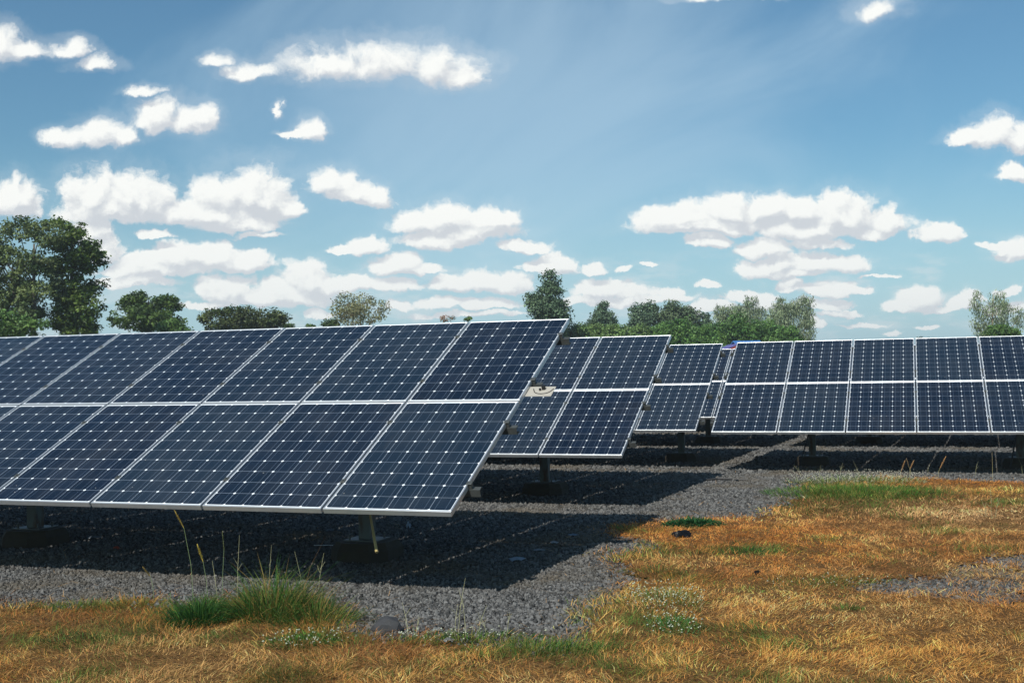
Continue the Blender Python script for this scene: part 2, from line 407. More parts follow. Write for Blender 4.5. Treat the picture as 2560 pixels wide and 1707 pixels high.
M_BED = mat('gravel_bed', _gravel_bed, Roughness=1.0)
M_BED.node_tree.nodes['Principled BSDF'].inputs['Specular IOR Level'].default_value = .1
g = np_mesh('ground', [(-450, -60, 0), (450, -60, 0), (450, 600, 0), (-450, 600, 0)], faces_quads=[(0, 1, 2, 3)], material=M_BED)
tag(link('ground', g), kind='structure')

def _soil(t, b):
    geo = t.new('ShaderNodeNewGeometry'); P = geo.outputs['Position']
    n = t.noise(P, 3.0, 8, .7); n2 = t.noise(P, 45.0, 4, .6)
    c = t.mix(n, rgb(.09, .048, .020), rgb(.26, .14, .048))
    c = t.mix(t.ss(n2, .4, .7), c, rgb(.045, .026, .012))
    t.link(c, b.inputs['Base Color'])
    bp = t.new('ShaderNodeBump'); bp.inputs['Distance'].default_value = .03
    t.link(n2, bp.inputs['Height']); t.link(bp.outputs[0], b.inputs['Normal'])
M_SOIL = mat('thatch_soil', _soil, Roughness=1.0)
M_SOIL.node_tree.nodes['Principled BSDF'].inputs['Specular IOR Level'].default_value = .05
# lawn soil: grid cells whose centres lie in the lawn outline
xs = np.arange(-12, 16, .06); ys = np.arange(2.0, 18.5, .06)
gx, gy = np.meshgrid(xs, ys, indexing='ij'); cxs, cys = (gx + .03).ravel(), (gy + .03).ravel()
keep = lawn_at(cxs - .09, cys) & lawn_at(cxs + .09, cys) & lawn_at(cxs, cys - .12) & lawn_at(cxs, cys + .12); idx = np.nonzero(keep)[0]
nx, ny = len(xs), len(ys)
ix, iy = idx // ny, idx % ny
ok = (ix < nx - 1) & (iy < ny - 1); ix, iy = ix[ok], iy[ok]
vid = lambda a, b: a * ny + b
allv = np.stack([gx.ravel(), gy.ravel(), .004 + .012 * vnoise(gx.ravel(), gy.ravel(), 5, 3, 1.2)], 1)
quads = np.stack([vid(ix, iy), vid(ix + 1, iy), vid(ix + 1, iy + 1), vid(ix, iy + 1)], 1)
used, inv = np.unique(quads, return_inverse=True)
tag(link('lawn', np_mesh('lawn', allv[used], faces_quads=inv.reshape(quads.shape), material=M_SOIL, smooth=True)), kind='structure')

# ------------------------------------------------------------------ gravel stones (instanced, uncountable)
def stones():
    pts = []
    for (y0, y1, dens, sz) in ((6.4, 9.5, 3000, .88), (9.5, 13, 2200, .95), (13, 18, 1500, 1.12), (18, 27, 620, 1.6), (27, 36, 130, 2.8)):
        x0, x1 = -.52 * y1 - 1.0, .52 * y1 + 1.0
        n = int((x1 - x0) * (y1 - y0) * dens)
        x = RNG.uniform(x0, x1, n); y = RNG.uniform(y0, y1, n)
        k = (np.abs(x) < .50 * y + 1.0) & ~lawn_at(x + RNG.normal(0, .07, n), y + RNG.normal(0, .12, n))
        x, y = x[k], y[k]
        s = .0105 * sz * np.exp(np.clip(RNG.normal(0, .34, len(x)), -1, .6))
        pts.append(np.stack([x, y, s * RNG.uniform(-.1, .55, len(x)) + .03 * np.maximum(0, vnoise(x, y, 77, 3, .8) - .45), s], 1))
    a = np.concatenate(pts)
    me = bpy.data.meshes.new('gravel'); me.vertices.add(len(a)); me.vertices.foreach_set('co', a[:, :3].astype(np.float32).ravel())
    at_ = me.attributes.new('size', 'FLOAT', 'POINT'); at_.data.foreach_set('value', a[:, 3].astype(np.float32))
    o = link('gravel', me); tag(o, 'bed of loose dark grey crushed stone under and between the solar arrays', 'gravel', kind='stuff')
    def _st(t, b):
        oi = t.new('ShaderNodeAttribute'); oi.attribute_type = 'INSTANCER'; oi.attribute_name = 'tone'
        c = t.mix(oi.outputs['Fac'], rgb(.022, .023, .024), rgb(.150, .151, .150))
        geo = t.new('ShaderNodeNewGeometry')
        c = t.mix(t.ss(t.noise(geo.outputs['Position'], .7, 4, .6), .46, .70, 0, .75), c, rgb(.095, .080, .058))
        t.link(c, b.inputs['Base Color'])
    ms = mat('crushed_stone', _st, Roughness=.85)
    ms.node_tree.nodes['Principled BSDF'].inputs['Specular IOR Level'].default_value = .25
    ng = bpy.data.node_groups.new('scatter_stones', 'GeometryNodeTree')
    ng.interface.new_socket('Geometry', in_out='INPUT', socket_type='NodeSocketGeometry')
    ng.interface.new_socket('Geometry', in_out='OUTPUT', socket_type='NodeSocketGeometry')
    N, L = ng.nodes, ng.links
    gi, go = N.new('NodeGroupInput'), N.new('NodeGroupOutput')
    join = N.new('GeometryNodeJoinGeometry')
    for k in range(4):
        ico = N.new('GeometryNodeMeshIcoSphere'); ico.inputs['Radius'].default_value = 1; ico.inputs['Subdivisions'].default_value = 2 if k < 2 else 1
        sp = N.new('GeometryNodeSetPosition'); no = N.new('ShaderNodeTexNoise'); no.noise_dimensions = '4D'
        no.inputs['W'].default_value = k * 3.7; no.inputs['Scale'].default_value = 1.1; no.inputs['Detail'].default_value = 1
        sb = N.new('ShaderNodeVectorMath'); sb.operation = 'SUBTRACT'; sb.inputs[1].default_value = (.5, .5, .5)
        sc = N.new('ShaderNodeVectorMath'); sc.operation = 'SCALE'; sc.inputs['Scale'].default_value = 1.9
        L.new(no.outputs[1], sb.inputs[0]); L.new(sb.outputs[0], sc.inputs[0]); L.new(sc.outputs[0], sp.inputs['Offset'])
        L.new(ico.outputs[0], sp.inputs['Geometry'])
        sh = N.new('GeometryNodeSetShadeSmooth'); sh.inputs['Shade Smooth'].default_value = False; L.new(sp.outputs[0], sh.inputs['Geometry'])
        sm = N.new('GeometryNodeSetMaterial'); sm.inputs['Material'].default_value = ms; L.new(sh.outputs[0], sm.inputs['Geometry'])
        g2i = N.new('GeometryNodeGeometryToInstance'); L.new(sm.outputs[0], g2i.inputs[0]); L.new(g2i.outputs[0], join.inputs[0])
    m2p = N.new('GeometryNodeMeshToPoints'); L.new(gi.outputs[0], m2p.inputs[0])
    iop = N.new('GeometryNodeInstanceOnPoints'); L.new(m2p.outputs[0], iop.inputs['Points']); L.new(join.outputs[0], iop.inputs['Instance'])
    iop.inputs['Pick Instance'].default_value = True
    ri = N.new('FunctionNodeRandomValue'); ri.data_type = 'INT'
    ri.inputs[4].default_value = 0; ri.inputs[5].default_value = 3; L.new(ri.outputs[2], iop.inputs['Instance Index'])
    rr = N.new('FunctionNodeRandomValue'); rr.data_type = 'FLOAT_VECTOR'; rr.inputs[1].default_value = (6.28, 6.28, 6.28); rr.inputs['Seed'].default_value = 5
    L.new(rr.outputs[0], iop.inputs['Rotation'])
    rs = N.new('FunctionNodeRandomValue'); rs.data_type = 'FLOAT_VECTOR'; rs.inputs[0].default_value = (.75, .7, .6); rs.inputs[1].default_value = (1.35, 1.15, 1.0); rs.inputs['Seed'].default_value = 9
    na = N.new('GeometryNodeInputNamedAttribute'); na.data_type = 'FLOAT'; na.inputs['Name'].default_value = 'size'
    ml = N.new('ShaderNodeVectorMath'); ml.operation = 'SCALE'; L.new(rs.outputs[0], ml.inputs[0]); L.new(na.outputs[0], ml.inputs['Scale'])
    L.new(ml.outputs[0], iop.inputs['Scale'])
    sa = N.new('GeometryNodeStoreNamedAttribute'); sa.data_type = 'FLOAT'; sa.domain = 'INSTANCE'; sa.inputs['Name'].default_value = 'tone'
    rt = N.new('FunctionNodeRandomValue'); rt.data_type = 'FLOAT'; rt.inputs['Seed'].default_value = 21
    L.new(rt.outputs[1], sa.inputs['Value']); L.new(iop.outputs[0], sa.inputs['Geometry'])
    L.new(sa.outputs[0], go.inputs[0])
    md = o.modifiers.new('scatter', 'NODES'); md.node_group = ng
    print('stones', len(a))
stones()

# ------------------------------------------------------------------ grass blades
def _blade(t, b):
    a = t.new('ShaderNodeAttribute'); a.attribute_name = 'tint'
    t.link(a.outputs['Color'], b.inputs['Base Color'])
    tr = t.new('ShaderNodeBsdfTranslucent'); t.link(a.outputs['Color'], tr.inputs[0])
    mx = t.new('ShaderNodeMixShader'); mx.inputs[0].default_value = .30
    out = t.n['Material Output']; t.link(b.outputs[0], mx.inputs[1]); t.link(tr.outputs[0], mx.inputs[2]); t.link(mx.outputs[0], out.inputs[0])
M_BLADE = mat('grass_blade', _blade, Roughness=.7)
M_BLADE.node_tree.nodes['Principled BSDF'].inputs['Specular IOR Level'].default_value = .2

def blades(x, y, length, width, lean, col, zb=0.0, rng=RNG, droop=.35, hdg=None):
    """two-segment tapering blades -> (verts, quads, tris, cols)"""
    n = len(x); th = rng.uniform(0, 2 * np.pi, n) if hdg is None else hdg
    dx, dy = np.cos(th), np.sin(th); px, py = -dy, dx
    fac = rng.uniform(0, 2 * np.pi, n); px, py = np.cos(fac), np.sin(fac)
    zb = np.zeros(n) + zb
    l1 = length * .55; l2 = length * .45
    a1 = lean; a2 = lean + droop * rng.uniform(.3, 1.6, n)
    b0 = np.stack([x, y, zb], 1)
    m = b0 + np.stack([dx * np.sin(a1) * l1, dy * np.sin(a1) * l1, np.cos(a1) * l1], 1)
    t = m + np.stack([dx * np.sin(a2) * l2, dy * np.sin(a2) * l2, np.cos(a2) * l2], 1)
    t[:, 2] = np.maximum(t[:, 2], zb + .004)
    w = np.stack([px, py, np.zeros(n)], 1) * (width / 2)[:, None]
    V = np.stack([b0 - w, b0 + w, m - w * .8, m + w * .8, t], 1).reshape(-1, 3)
    i = np.arange(n)[:, None] * 5
    Q = i + np.array([[0, 1, 3, 2]]); T = i + np.array([[2, 3, 4]])
    C = np.repeat(col, 5, 0)
    return V, Q, T, C
def merge(parts):
    V, Q, T, C, o = [], [], [], [], 0
    for v, q, t, c in parts:
        V.append(v); Q.append(q + o); T.append(t + o); C.append(c); o += len(v)
    return np.concatenate(V), np.concatenate(Q), np.concatenate(T), np.concatenate(C)

STRAW = np.array([.72, .43, .165]); GOLD = np.array([.66, .31, .075]); ORANGE = np.array([.64, .215, .038]); BROWN = np.array([.24, .080, .022]); TAN = np.array([.52, .34, .18])
GREEN = np.array([.075, .145, .026]); OLIVE = np.array([.16, .135, .035]); DKGREEN = np.array([.045, .12, .028])
def lerp(a, b, t): return a * (1 - t)[:, None] + b * t[:, None]
def sst(v, a, b):
    t = np.clip((v - a) / (b - a), 0, 1); return t * t * (3 - 2 * t)
# green places on the lawn: x, y, rx, ry, strength
GREENS = [(4.35, 14.7, 1.35, 1.1, 1.0), (3.7, 13.4, 1.0, .9, .55), (2.05, 10.2, .38, .30, .9), (2.35, 8.7, .55, .30, .6), (6.6, 13.6, 1.2, .7, .45),
          (-3.0, 8.2, .6, .20, .65), (-3.6, 7.55, .35, .25, .5), (-2.6, 7.3, .55, .45, .6), (-1.9, 8.0, .75, .35, .8), (-1.2, 7.1, .45, .3, .7), (-.3, 7.0, .55, .2, .7), (.2, 6.7, .5, .2, .5),
          (.95, 7.3, .30, .5, .6), (1.05, 8.2, .3, .45, .5), (1.25, 9.0, .35, .4, .55), (-.3, 6.35, .9, .3, .35), (1.55, 6.9, .35, .4, .35), (2.9, 10.9, .22, .2, .5), (.75, 6.35, .5, .3, .35), (2.2, 7.7, .12, .12, .7), (4.2, 8.0, .5, .15, .4)]
def grass_color(x, y, rng):
    n = len(x)
    a = vnoise(x, y, 41, 4, .9); b = vnoise(x, y, 53, 4, 2.1); r = rng.random(n)
    c = lerp(STRAW, GOLD, sst(a + (r - .5) * .5, .35, .65)) if False else STRAW * (1 - sst(a + (r - .5) * .4, .38, .62))[:, None] + GOLD * sst(a + (r - .5) * .4, .38, .62)[:, None]
    # rows of strongly orange grass further off
    og = np.exp(-((y - 11.6) / 1.5) ** 2) * sst(5.0 - x, 0, 2.5) + .8 * np.exp(-((x - 6.2) / 1.6) ** 2 - ((y - 16.0) / .7) ** 2) + .35 * np.exp(-((y - 9.4) / .7) ** 2) + .7 * np.exp(-((x + 2.0) / 1.2) ** 2 - ((y - 8.0) / .5) ** 2)
    t = np.clip(og + (b - .5) * 1.0 + (rng.random(n) - .5) * .5, 0, 1); c = lerp2(c, ORANGE, t * .85)
    tn = np.exp(-((x - 5.2) / 1.9) ** 2 - ((y - 12.6) / 1.5) ** 2)
    c = lerp2(c, TAN, np.clip(tn + (rng.random(n) - .5) * .3, 0, 1) * .75)
    br = sst(vnoise(x, y, 67, 4, 1.3) + (rng.random(n) - .5) * .35, .48, .72); c = lerp2(c, BROWN, br * .75)
    gs = np.zeros(n)
    for (gx_, gy_, rx, ry, s) in GREENS:
        gs = np.maximum(gs, s * np.exp(-(((x - gx_) / rx) ** 2 + ((y - gy_) / ry) ** 2) ** 1.3))
    gs = gs + sst(vnoise(x, y, 91, 4, 1.7), .56, .76) * .6 + .14 * sst(-x, .3, 1.5) * sst(9 - y, 0, .5)
    pick = (rng.random(n) < np.clip(gs * 1.15, 0, .97))
    gc = np.where((rng.random(n) < .45)[:, None], GREEN, OLIVE)
    c = np.where(pick[:, None], gc, c)
    big = vnoise(x, y, 101, 3, 1.1) * .6 + vnoise(x, y, 111, 2, 5.0) * .4
    c = c * np.exp(rng.normal(0, .38, n) + (big - .5) * 1.7)[:, None]
    return np.clip(c, .01, .85), gs
def lerp2(c, d, t): return c * (1 - t)[:, None] + d[None, :] * t[:, None]

def lawn_grass():
    parts = []
    rng = np.random.default_rng(5)
    for (y0, y1, dens, wd) in ((4.6, 7.0, 7200, .0025), (7.0, 9.2, 5600, .0029), (9.2, 12.0, 3600, .0040), (12.0, 18.2, 2200, .0056)):
        x0, x1 = -.5 * y1 - 1.2, .5 * y1 + 1.2
        n = int((x1 - x0) * (y1 - y0) * dens)
        x = rng.uniform(x0, x1, n); y = rng.uniform(y0, y1, n)
        k = (np.abs(x) < .47 * y + .9) & lawn_at(x + rng.normal(0, .09, n), y + rng.normal(0, .14, n)); x, y = x[k], y[k]
        clump = vnoise(x, y, 15, 3, 5.0); tall = vnoise(x, y, 25, 3, .8)
        k = rng.random(len(x)) < (.15 + 1.15 * clump); x, y, clump, tall = x[k], y[k], clump[k], tall[k]
        c, gs = grass_color(x, y, rng)
        g1 = np.clip(gs, 0, 1); flat = rng.random(len(x)) < .62 - .35 * g1
        ln = (.022 + .050 * clump * (.5 + tall)) * rng.uniform(.6, 1.6, len(x)) * (1 + .8 * g1) * np.where(flat, 1.15, .62)
        lean = np.where(flat, rng.uniform(.95, 1.5, len(x)), np.abs(rng.normal(.55, .4, len(x)))) * (1 - .2 * g1)
        hd = vnoise(x, y, 35, 2, 2.6) * 14 + rng.normal(0, .9, len(x))
        zb = .004 + np.where(flat, rng.uniform(0, .022, len(x)), 0) * clump
        parts.append(blades(x, y, ln, wd * rng.uniform(.7, 1.4, len(x)), np.clip(lean, 0, 1.5), c, zb=zb, rng=rng, droop=.5, hdg=hd))
        # matted straw lying on top
        n2 = len(x) // 9; j = rng.choice(len(x), n2, replace=False)
        xx, yy = x[j], y[j]; cc = (STRAW[None] * .5 + .5 * c[j]) * rng.uniform(.6, 1.15, n2)[:, None]
        parts.append(blades(xx, yy, rng.uniform(.05, .13, n2), wd * .8 * np.ones(n2), rng.uniform(1.25, 1.5, n2), cc, zb=rng.uniform(.008, .035, n2), rng=rng, droop=.12))
    V, Q, T, C = merge(parts)
    print('blades', len(Q))
    o = link('dry_grass', np_mesh('dry_grass', V, Q, T, M_BLADE, C))
    tag(o, 'parched orange and straw coloured lawn grass with green flecks in the foreground', 'grass', kind='stuff')
lawn_grass()

def litter():
    rng = np.random.default_rng(8)
    n = 9000; y = rng.uniform(6.5, 20, n); x = rng.uniform(-1, 1, n) * (.5 * y + .5)
    near = np.zeros(n, bool)
    for _ in range(3): near |= lawn_at(x + rng.normal(0, .35, n), y + rng.normal(0, .45, n))
    k = ~lawn_at(x, y) & ((near & (rng.random(n) < .9)) | (rng.random(n) < .13)); x, y = x[k], y[k]; n = len(x)
    c = np.where((rng.random(n) < .5)[:, None], STRAW, TAN) * rng.uniform(.5, 1.0, n)[:, None]
    V, Q, T, C = blades(x, y, rng.uniform(.04, .16, n), rng.uniform(.0025, .0045, n) * np.maximum(1, y / 9), rng.uniform(1.2, 1.52, n), c, zb=rng.uniform(.018, .035, n), rng=rng, droop=.15)
    tag(link('straw_litter', np_mesh('straw_litter', V, Q, T, M_BLADE, C)), 'loose blades of pale straw scattered over the gravel', 'straw', kind='stuff')
litter()

# ------------------------------------------------------------------ solar arrays
PW, PH, GAPX, GAPV, TH = 0.993, 1.64, 0.017, 0.018, 0.040
PITCHX = PW + GAPX
TILT = rad(26.12); BOT = 0.664
def laminate_mesh():
    bm = bmesh.new(); uvl = bm.loops.layers.uv.new('UVMap')
    e = .010; zt = -.0018; zb = -.008
    v = [bm.verts.new(p) for p in ((e, e, zt), (PW - e, e, zt), (PW - e, PH - e, zt), (e, PH - e, zt), (e, e, zb), (PW - e, e, zb), (PW - e, PH - e, zb), (e, PH - e, zb))]
    top = bm.faces.new(v[:4])
    for f in ((7, 6, 5, 4), (0, 4, 5, 1), (1, 5, 6, 2), (2, 6, 7, 3), (3, 7, 4, 0)): bm.faces.new([v[i] for i in f])
    for f in bm.faces:
        for l in f.loops: l[uvl].uv = (l.vert.co.x, l.vert.co.y) if f is top else (-.01, -.01)
    me = bpy.data.meshes.new('solar_panel'); bm.to_mesh(me); bm.free(); me.materials.append(M_GLASS)
    return me
def frame_mesh():
    m = MB(); w = .0115
    m.box(0, PW, 0, w, -TH, 0, bevel=.0012); m.box(0, PW, PH - w, PH, -TH, 0, bevel=.0012)
    m.box(0, w, w, PH - w, -TH, 0, bevel=.0012); m.box(PW - w, PW, w, PH - w, -TH, 0, bevel=.0012)
    m.box(w, PW - w, w, w + .02, -TH, -TH + .002); m.box(w, PW - w, PH - w - .02, PH - w, -TH, -TH + .002)
    return m.mesh('frame', M_ALU)
ME_LAM, ME_FRAME = laminate_mesh(), frame_mesh()
def jbox_mesh(): return MB().box(PW / 2 - .06, PW / 2 + .06, PH - .22, PH - .12, -.030, -.0085, bevel=.004).mesh('junction_box', M_BLACK)
ME_JB = jbox_mesh()
CLV = (.375, 1.29, 2.035, 2.95)
def clamp_mesh():
    m = MB()
    m.box(-.019, .019, -.022, .022, .001, .006, bevel=.001); m.box(-.007, .007, -.010, .010, -.045, .001)
    m.tube([(0, 0, .006), (0, 0, .013)], .008, 6)
    return m.mesh('clamp', M_GALV)
ME_CLAMP = clamp_mesh()
def end_clamp_mesh():
    m = MB()
    m.box(-.014, .030, -.022, .022, .001, .006, bevel=.001); m.box(.0015, .026, -.016, .016, -.038, .001)
    return m.mesh('end_clamp', M_GALV)
ME_ECL = end_clamp_mesh()
def endcap_bolt(): return MB().tube([(0, 0, 0), (0, 0, .012)], .009, 6).mesh('bolt', M_BLACK)
ME_BOLT = endcap_bolt()
def post_mesh(z0, z1):
    m = MB()   # H-section
    m.box(-.055, .055, -.055, -.046, z0, z1); m.box(-.055, .055, .046, .055, z0, z1); m.box(-.005, .005, -.046, .046, z0, z1)
    m.box(.047, .056, -.045, .045, z0, z1)
    return m.mesh('post', M_POST)
def pier_mesh():
    bm = bmesh.new(); r0 = random.Random(4)
    vs = []
    for z, s in ((-.05, .285), (.10, .275), (.165, .235)):
        vs.append([bm.verts.new((s * a + r0.uniform(-.008, .008), s * b + r0.uniform(-.008, .008), z)) for a, b in ((1, .55), (.55, 1), (-.55, 1), (-1, .55), (-1, -.55), (-.55, -1), (.55, -1), (1, -.55))])
    for A, B in zip(vs, vs[1:]):
        for k in range(8): bm.faces.new([A[k], A[(k + 1) % 8], B[(k + 1) % 8], B[k]])
    bm.faces.new(vs[-1]); bm.faces.new(vs[0][::-1])
    bmesh.ops.recalc_face_normals(bm, faces=bm.faces)
    me = bpy.data.meshes.new('concrete_base'); bm.to_mesh(me); bm.free(); me.materials.append(M_CONC); return me
ME_PIER = pier_mesh()
def plate_mesh():
    m = MB(); m.box(-.16, .16, -.14, .14, .167, .179)
    for a in (-.12, .12):
        for b in (-.10, .10): m.tube([(a, b, .179), (a, b, .225)], .011, 6)
    return m.mesh('base_plate', M_GALV)
ME_PLATE = plate_mesh()
def protractor_mesh():
    m = MB(); m.box(0, .225, -.085, .085, -.004, 0, bevel=.001); return m.mesh('tilt_plate', mat('dull_plate', None, Base_Color=rgb(.36, .34, .30), Roughness=.6))
def protractor_slot_mesh():
    m = MB()
    pts = [(.13 + .075 * math.cos(rad(200 + k * 17.5)), .015 + .065 * math.sin(rad(200 + k * 17.5)), .0012) for k in range(9)]
    m.tube([(.040, .040, .0012)] + pts + [(.215, .040, .0012)], .0042, 5)
    return m.mesh('curved_slot', M_BLACK)
ME_PRO, ME_SLOT = protractor_mesh(), protractor_slot_mesh()
TM = Matrix.Rotation(TILT, 4, 'X')
V2 = 2 * PH + GAPV
def uvh(u, v, z=0): return UU * u + HH * v + Vector((0, 0, z))

def solar_array(u_right, v0, cols, posts, label, brace=(), plate=False):
    """table of 2 x cols portrait panels; local x along the row (0 = right end, negative to the left), local y up the slope direction on plan"""
    L = cols * PITCHX - GAPX
    root = empty('solar_array', uvh(u_right, v0), label, 'solar array', 'tilted solar arrays on steel posts', YAW)
    base = Vector((0, 0, BOT))
    for c in range(cols):
        for r in range(2):
            p = link('solar_panel', ME_LAM, root, base + TM @ Vector((-c * PITCHX - PW, r * (PH + GAPV), 0)), (TILT, 0, 0))
            link('frame', ME_FRAME, p); link('junction_box', ME_JB, p)
    for c in range(1, cols):
        for v in CLV: link('clamp', ME_CLAMP, root, base + TM @ Vector((-c * PITCHX + GAPX / 2, v, 0)), (TILT, 0, 0))
    for v in CLV:
        link('end_clamp', ME_ECL, root, base + TM @ Vector((0, v, 0)), (TILT, 0, 0))
        e2 = link('end_clamp', ME_ECL, root, base + TM @ Vector((-L, v, 0)), (TILT, 0, 0)); e2.scale = (-1, 1, 1)
        m = MB(); a, b = -L - .07, .085                                 # C-section purlin
        m.box(a, b, -.022, .022, -.052, -.0415); m.box(a, b, -.022, -.017, -.100, -.052); m.box(a, b, .012, .022, -.100, -.095); m.box(a, b, -.017, .022, -.104, -.100)
        link('purlin', m.mesh('purlin', M_GALV), root, base + TM @ Vector((0, v, 0)), (TILT, 0, 0))
    if plate:
        p = link('tilt_plate', ME_PRO, root, base + TM @ Vector((.004, 1.87, -.03)), (TILT, 0, 0)); link('curved_slot', ME_SLOT, p)
        link('bolt', MB().tube([(.13, .035, 0), (.13, .035, .034)], .018, 6).mesh('bolt', M_BLACK), p); link('bolt', MB().tube([(.105, .015, 0), (.105, .015, .018)], .010, 6).mesh('bolt', M_BLACK), p)
    vp = 1.85
    for u in posts:
        x = u - u_right
        z1 = BOT + vp * math.tan(TILT) - .21
        link('concrete_base', ME_PIER, root, (x, vp, 0)); link('base_plate', ME_PLATE, root, (x, vp, 0))
        link('post', post_mesh(.179, z1), root, (x, vp, 0))
        m = MB(); m.box(x - .03, x + .03, .2, 3.15, -.165, -.1055); link('rafter', m.mesh('rafter', M_GALV), root, base, (TILT, 0, 0))
        if u in brace:
            m = MB(); m.tube([(x - .18, vp - .42, .02), (x - .03, vp - .03, .62)], .012, 6); link('brace', m.mesh('brace', M_BLACK), root)
    m = MB(); m.box(-L + .2, -.25, vp - .05, vp + .05, BOT + vp * math.tan(TILT) - .28, BOT + vp * math.tan(TILT) - .20)
    link('beam', m.mesh('beam', M_GALV), root)
    return root
solar_array(-3.053, 7.392, 11, (-4.62, -8.25, -11.9), 'large solar array nearest the camera, cut off by the left edge', plate=True)
solar_array(-3.205, 12.88, 9, (-4.72, -8.3, -11.0), 'second solar array, right behind the nearest one, its two end columns showing')
solar_array(-3.385, 18.55, 7, (-3.98, -7.6), 'third solar array from the front, its end column showing left of the narrow gap')
solar_array(3.053 * 0 + -3.049 + 9 * PITCHX - GAPX, 18.03, 9, (-1.68, 1.5, 4.7), 'long array of blue panels filling the right side behind the gravel', brace=(-1.68, 1.5))
solar_array(-3.0, 23.8, 7, (-4.4, -7.9), 'array glimpsed through the gap between the third array and the right hand array')
solar_array(-3.049 + 9 * PITCHX - GAPX + .4, 23.9, 9, (-1.0, 2.2, 5.4), 'array standing hidden behind the long right hand array, its shadow on the gravel')
solar_array(-3.1, 29.4, 6, (-4.4, -7.9), 'farthest left array beyond the one glimpsed through the gap')
solar_array(-2.75 + 9 * PITCHX - GAPX + .5, 29.5, 9, (-1.0, 2.2, 5.4), 'farthest right array, two rows behind the long right hand array')

# ------------------------------------------------------------------ trees
def _leaf(t, b):
    a = t.new('ShaderNodeAttribute'); a.attribute_name = 'tint'
    t.link(a.outputs['Color'], b.inputs['Base Color'])
    tr = t.new('ShaderNodeBsdfTranslucent'); t.link(a.outputs['Color'], tr.inputs[0])
    mx = t.new('ShaderNodeMixShader'); mx.inputs[0].default_value = .3
    out = t.n['Material Output']; t.link(b.outputs[0], mx.inputs[1]); t.link(tr.outputs[0], mx.inputs[2]); t.link(mx.outputs[0], out.inputs[0])
M_LEAF = mat('foliage', _leaf, Roughness=.55)
M_LEAF.node_tree.nodes['Principled BSDF'].inputs['Specular IOR Level'].default_value = .3
def _bark(t, b):
    geo = t.new('ShaderNodeNewGeometry')
    n = t.noise(t.vm('MULTIPLY', geo.outputs['Position'], (3, 3, .7)), 2.0, 6, .7)
    a = t.new('ShaderNodeAttribute'); a.attribute_type = 'OBJECT'; a.attribute_name = 'color'
    c = t.mix(n, rgb(.045, .035, .027), rgb(.15, .125, .10))
    oi = t.new('ShaderNodeObjectInfo')
    t.link(t.mix(1.0, c, oi.outputs['Color'], 'MULTIPLY'), b.inputs['Base Color'])
M_BARK = mat('bark', _bark, Roughness=.95)

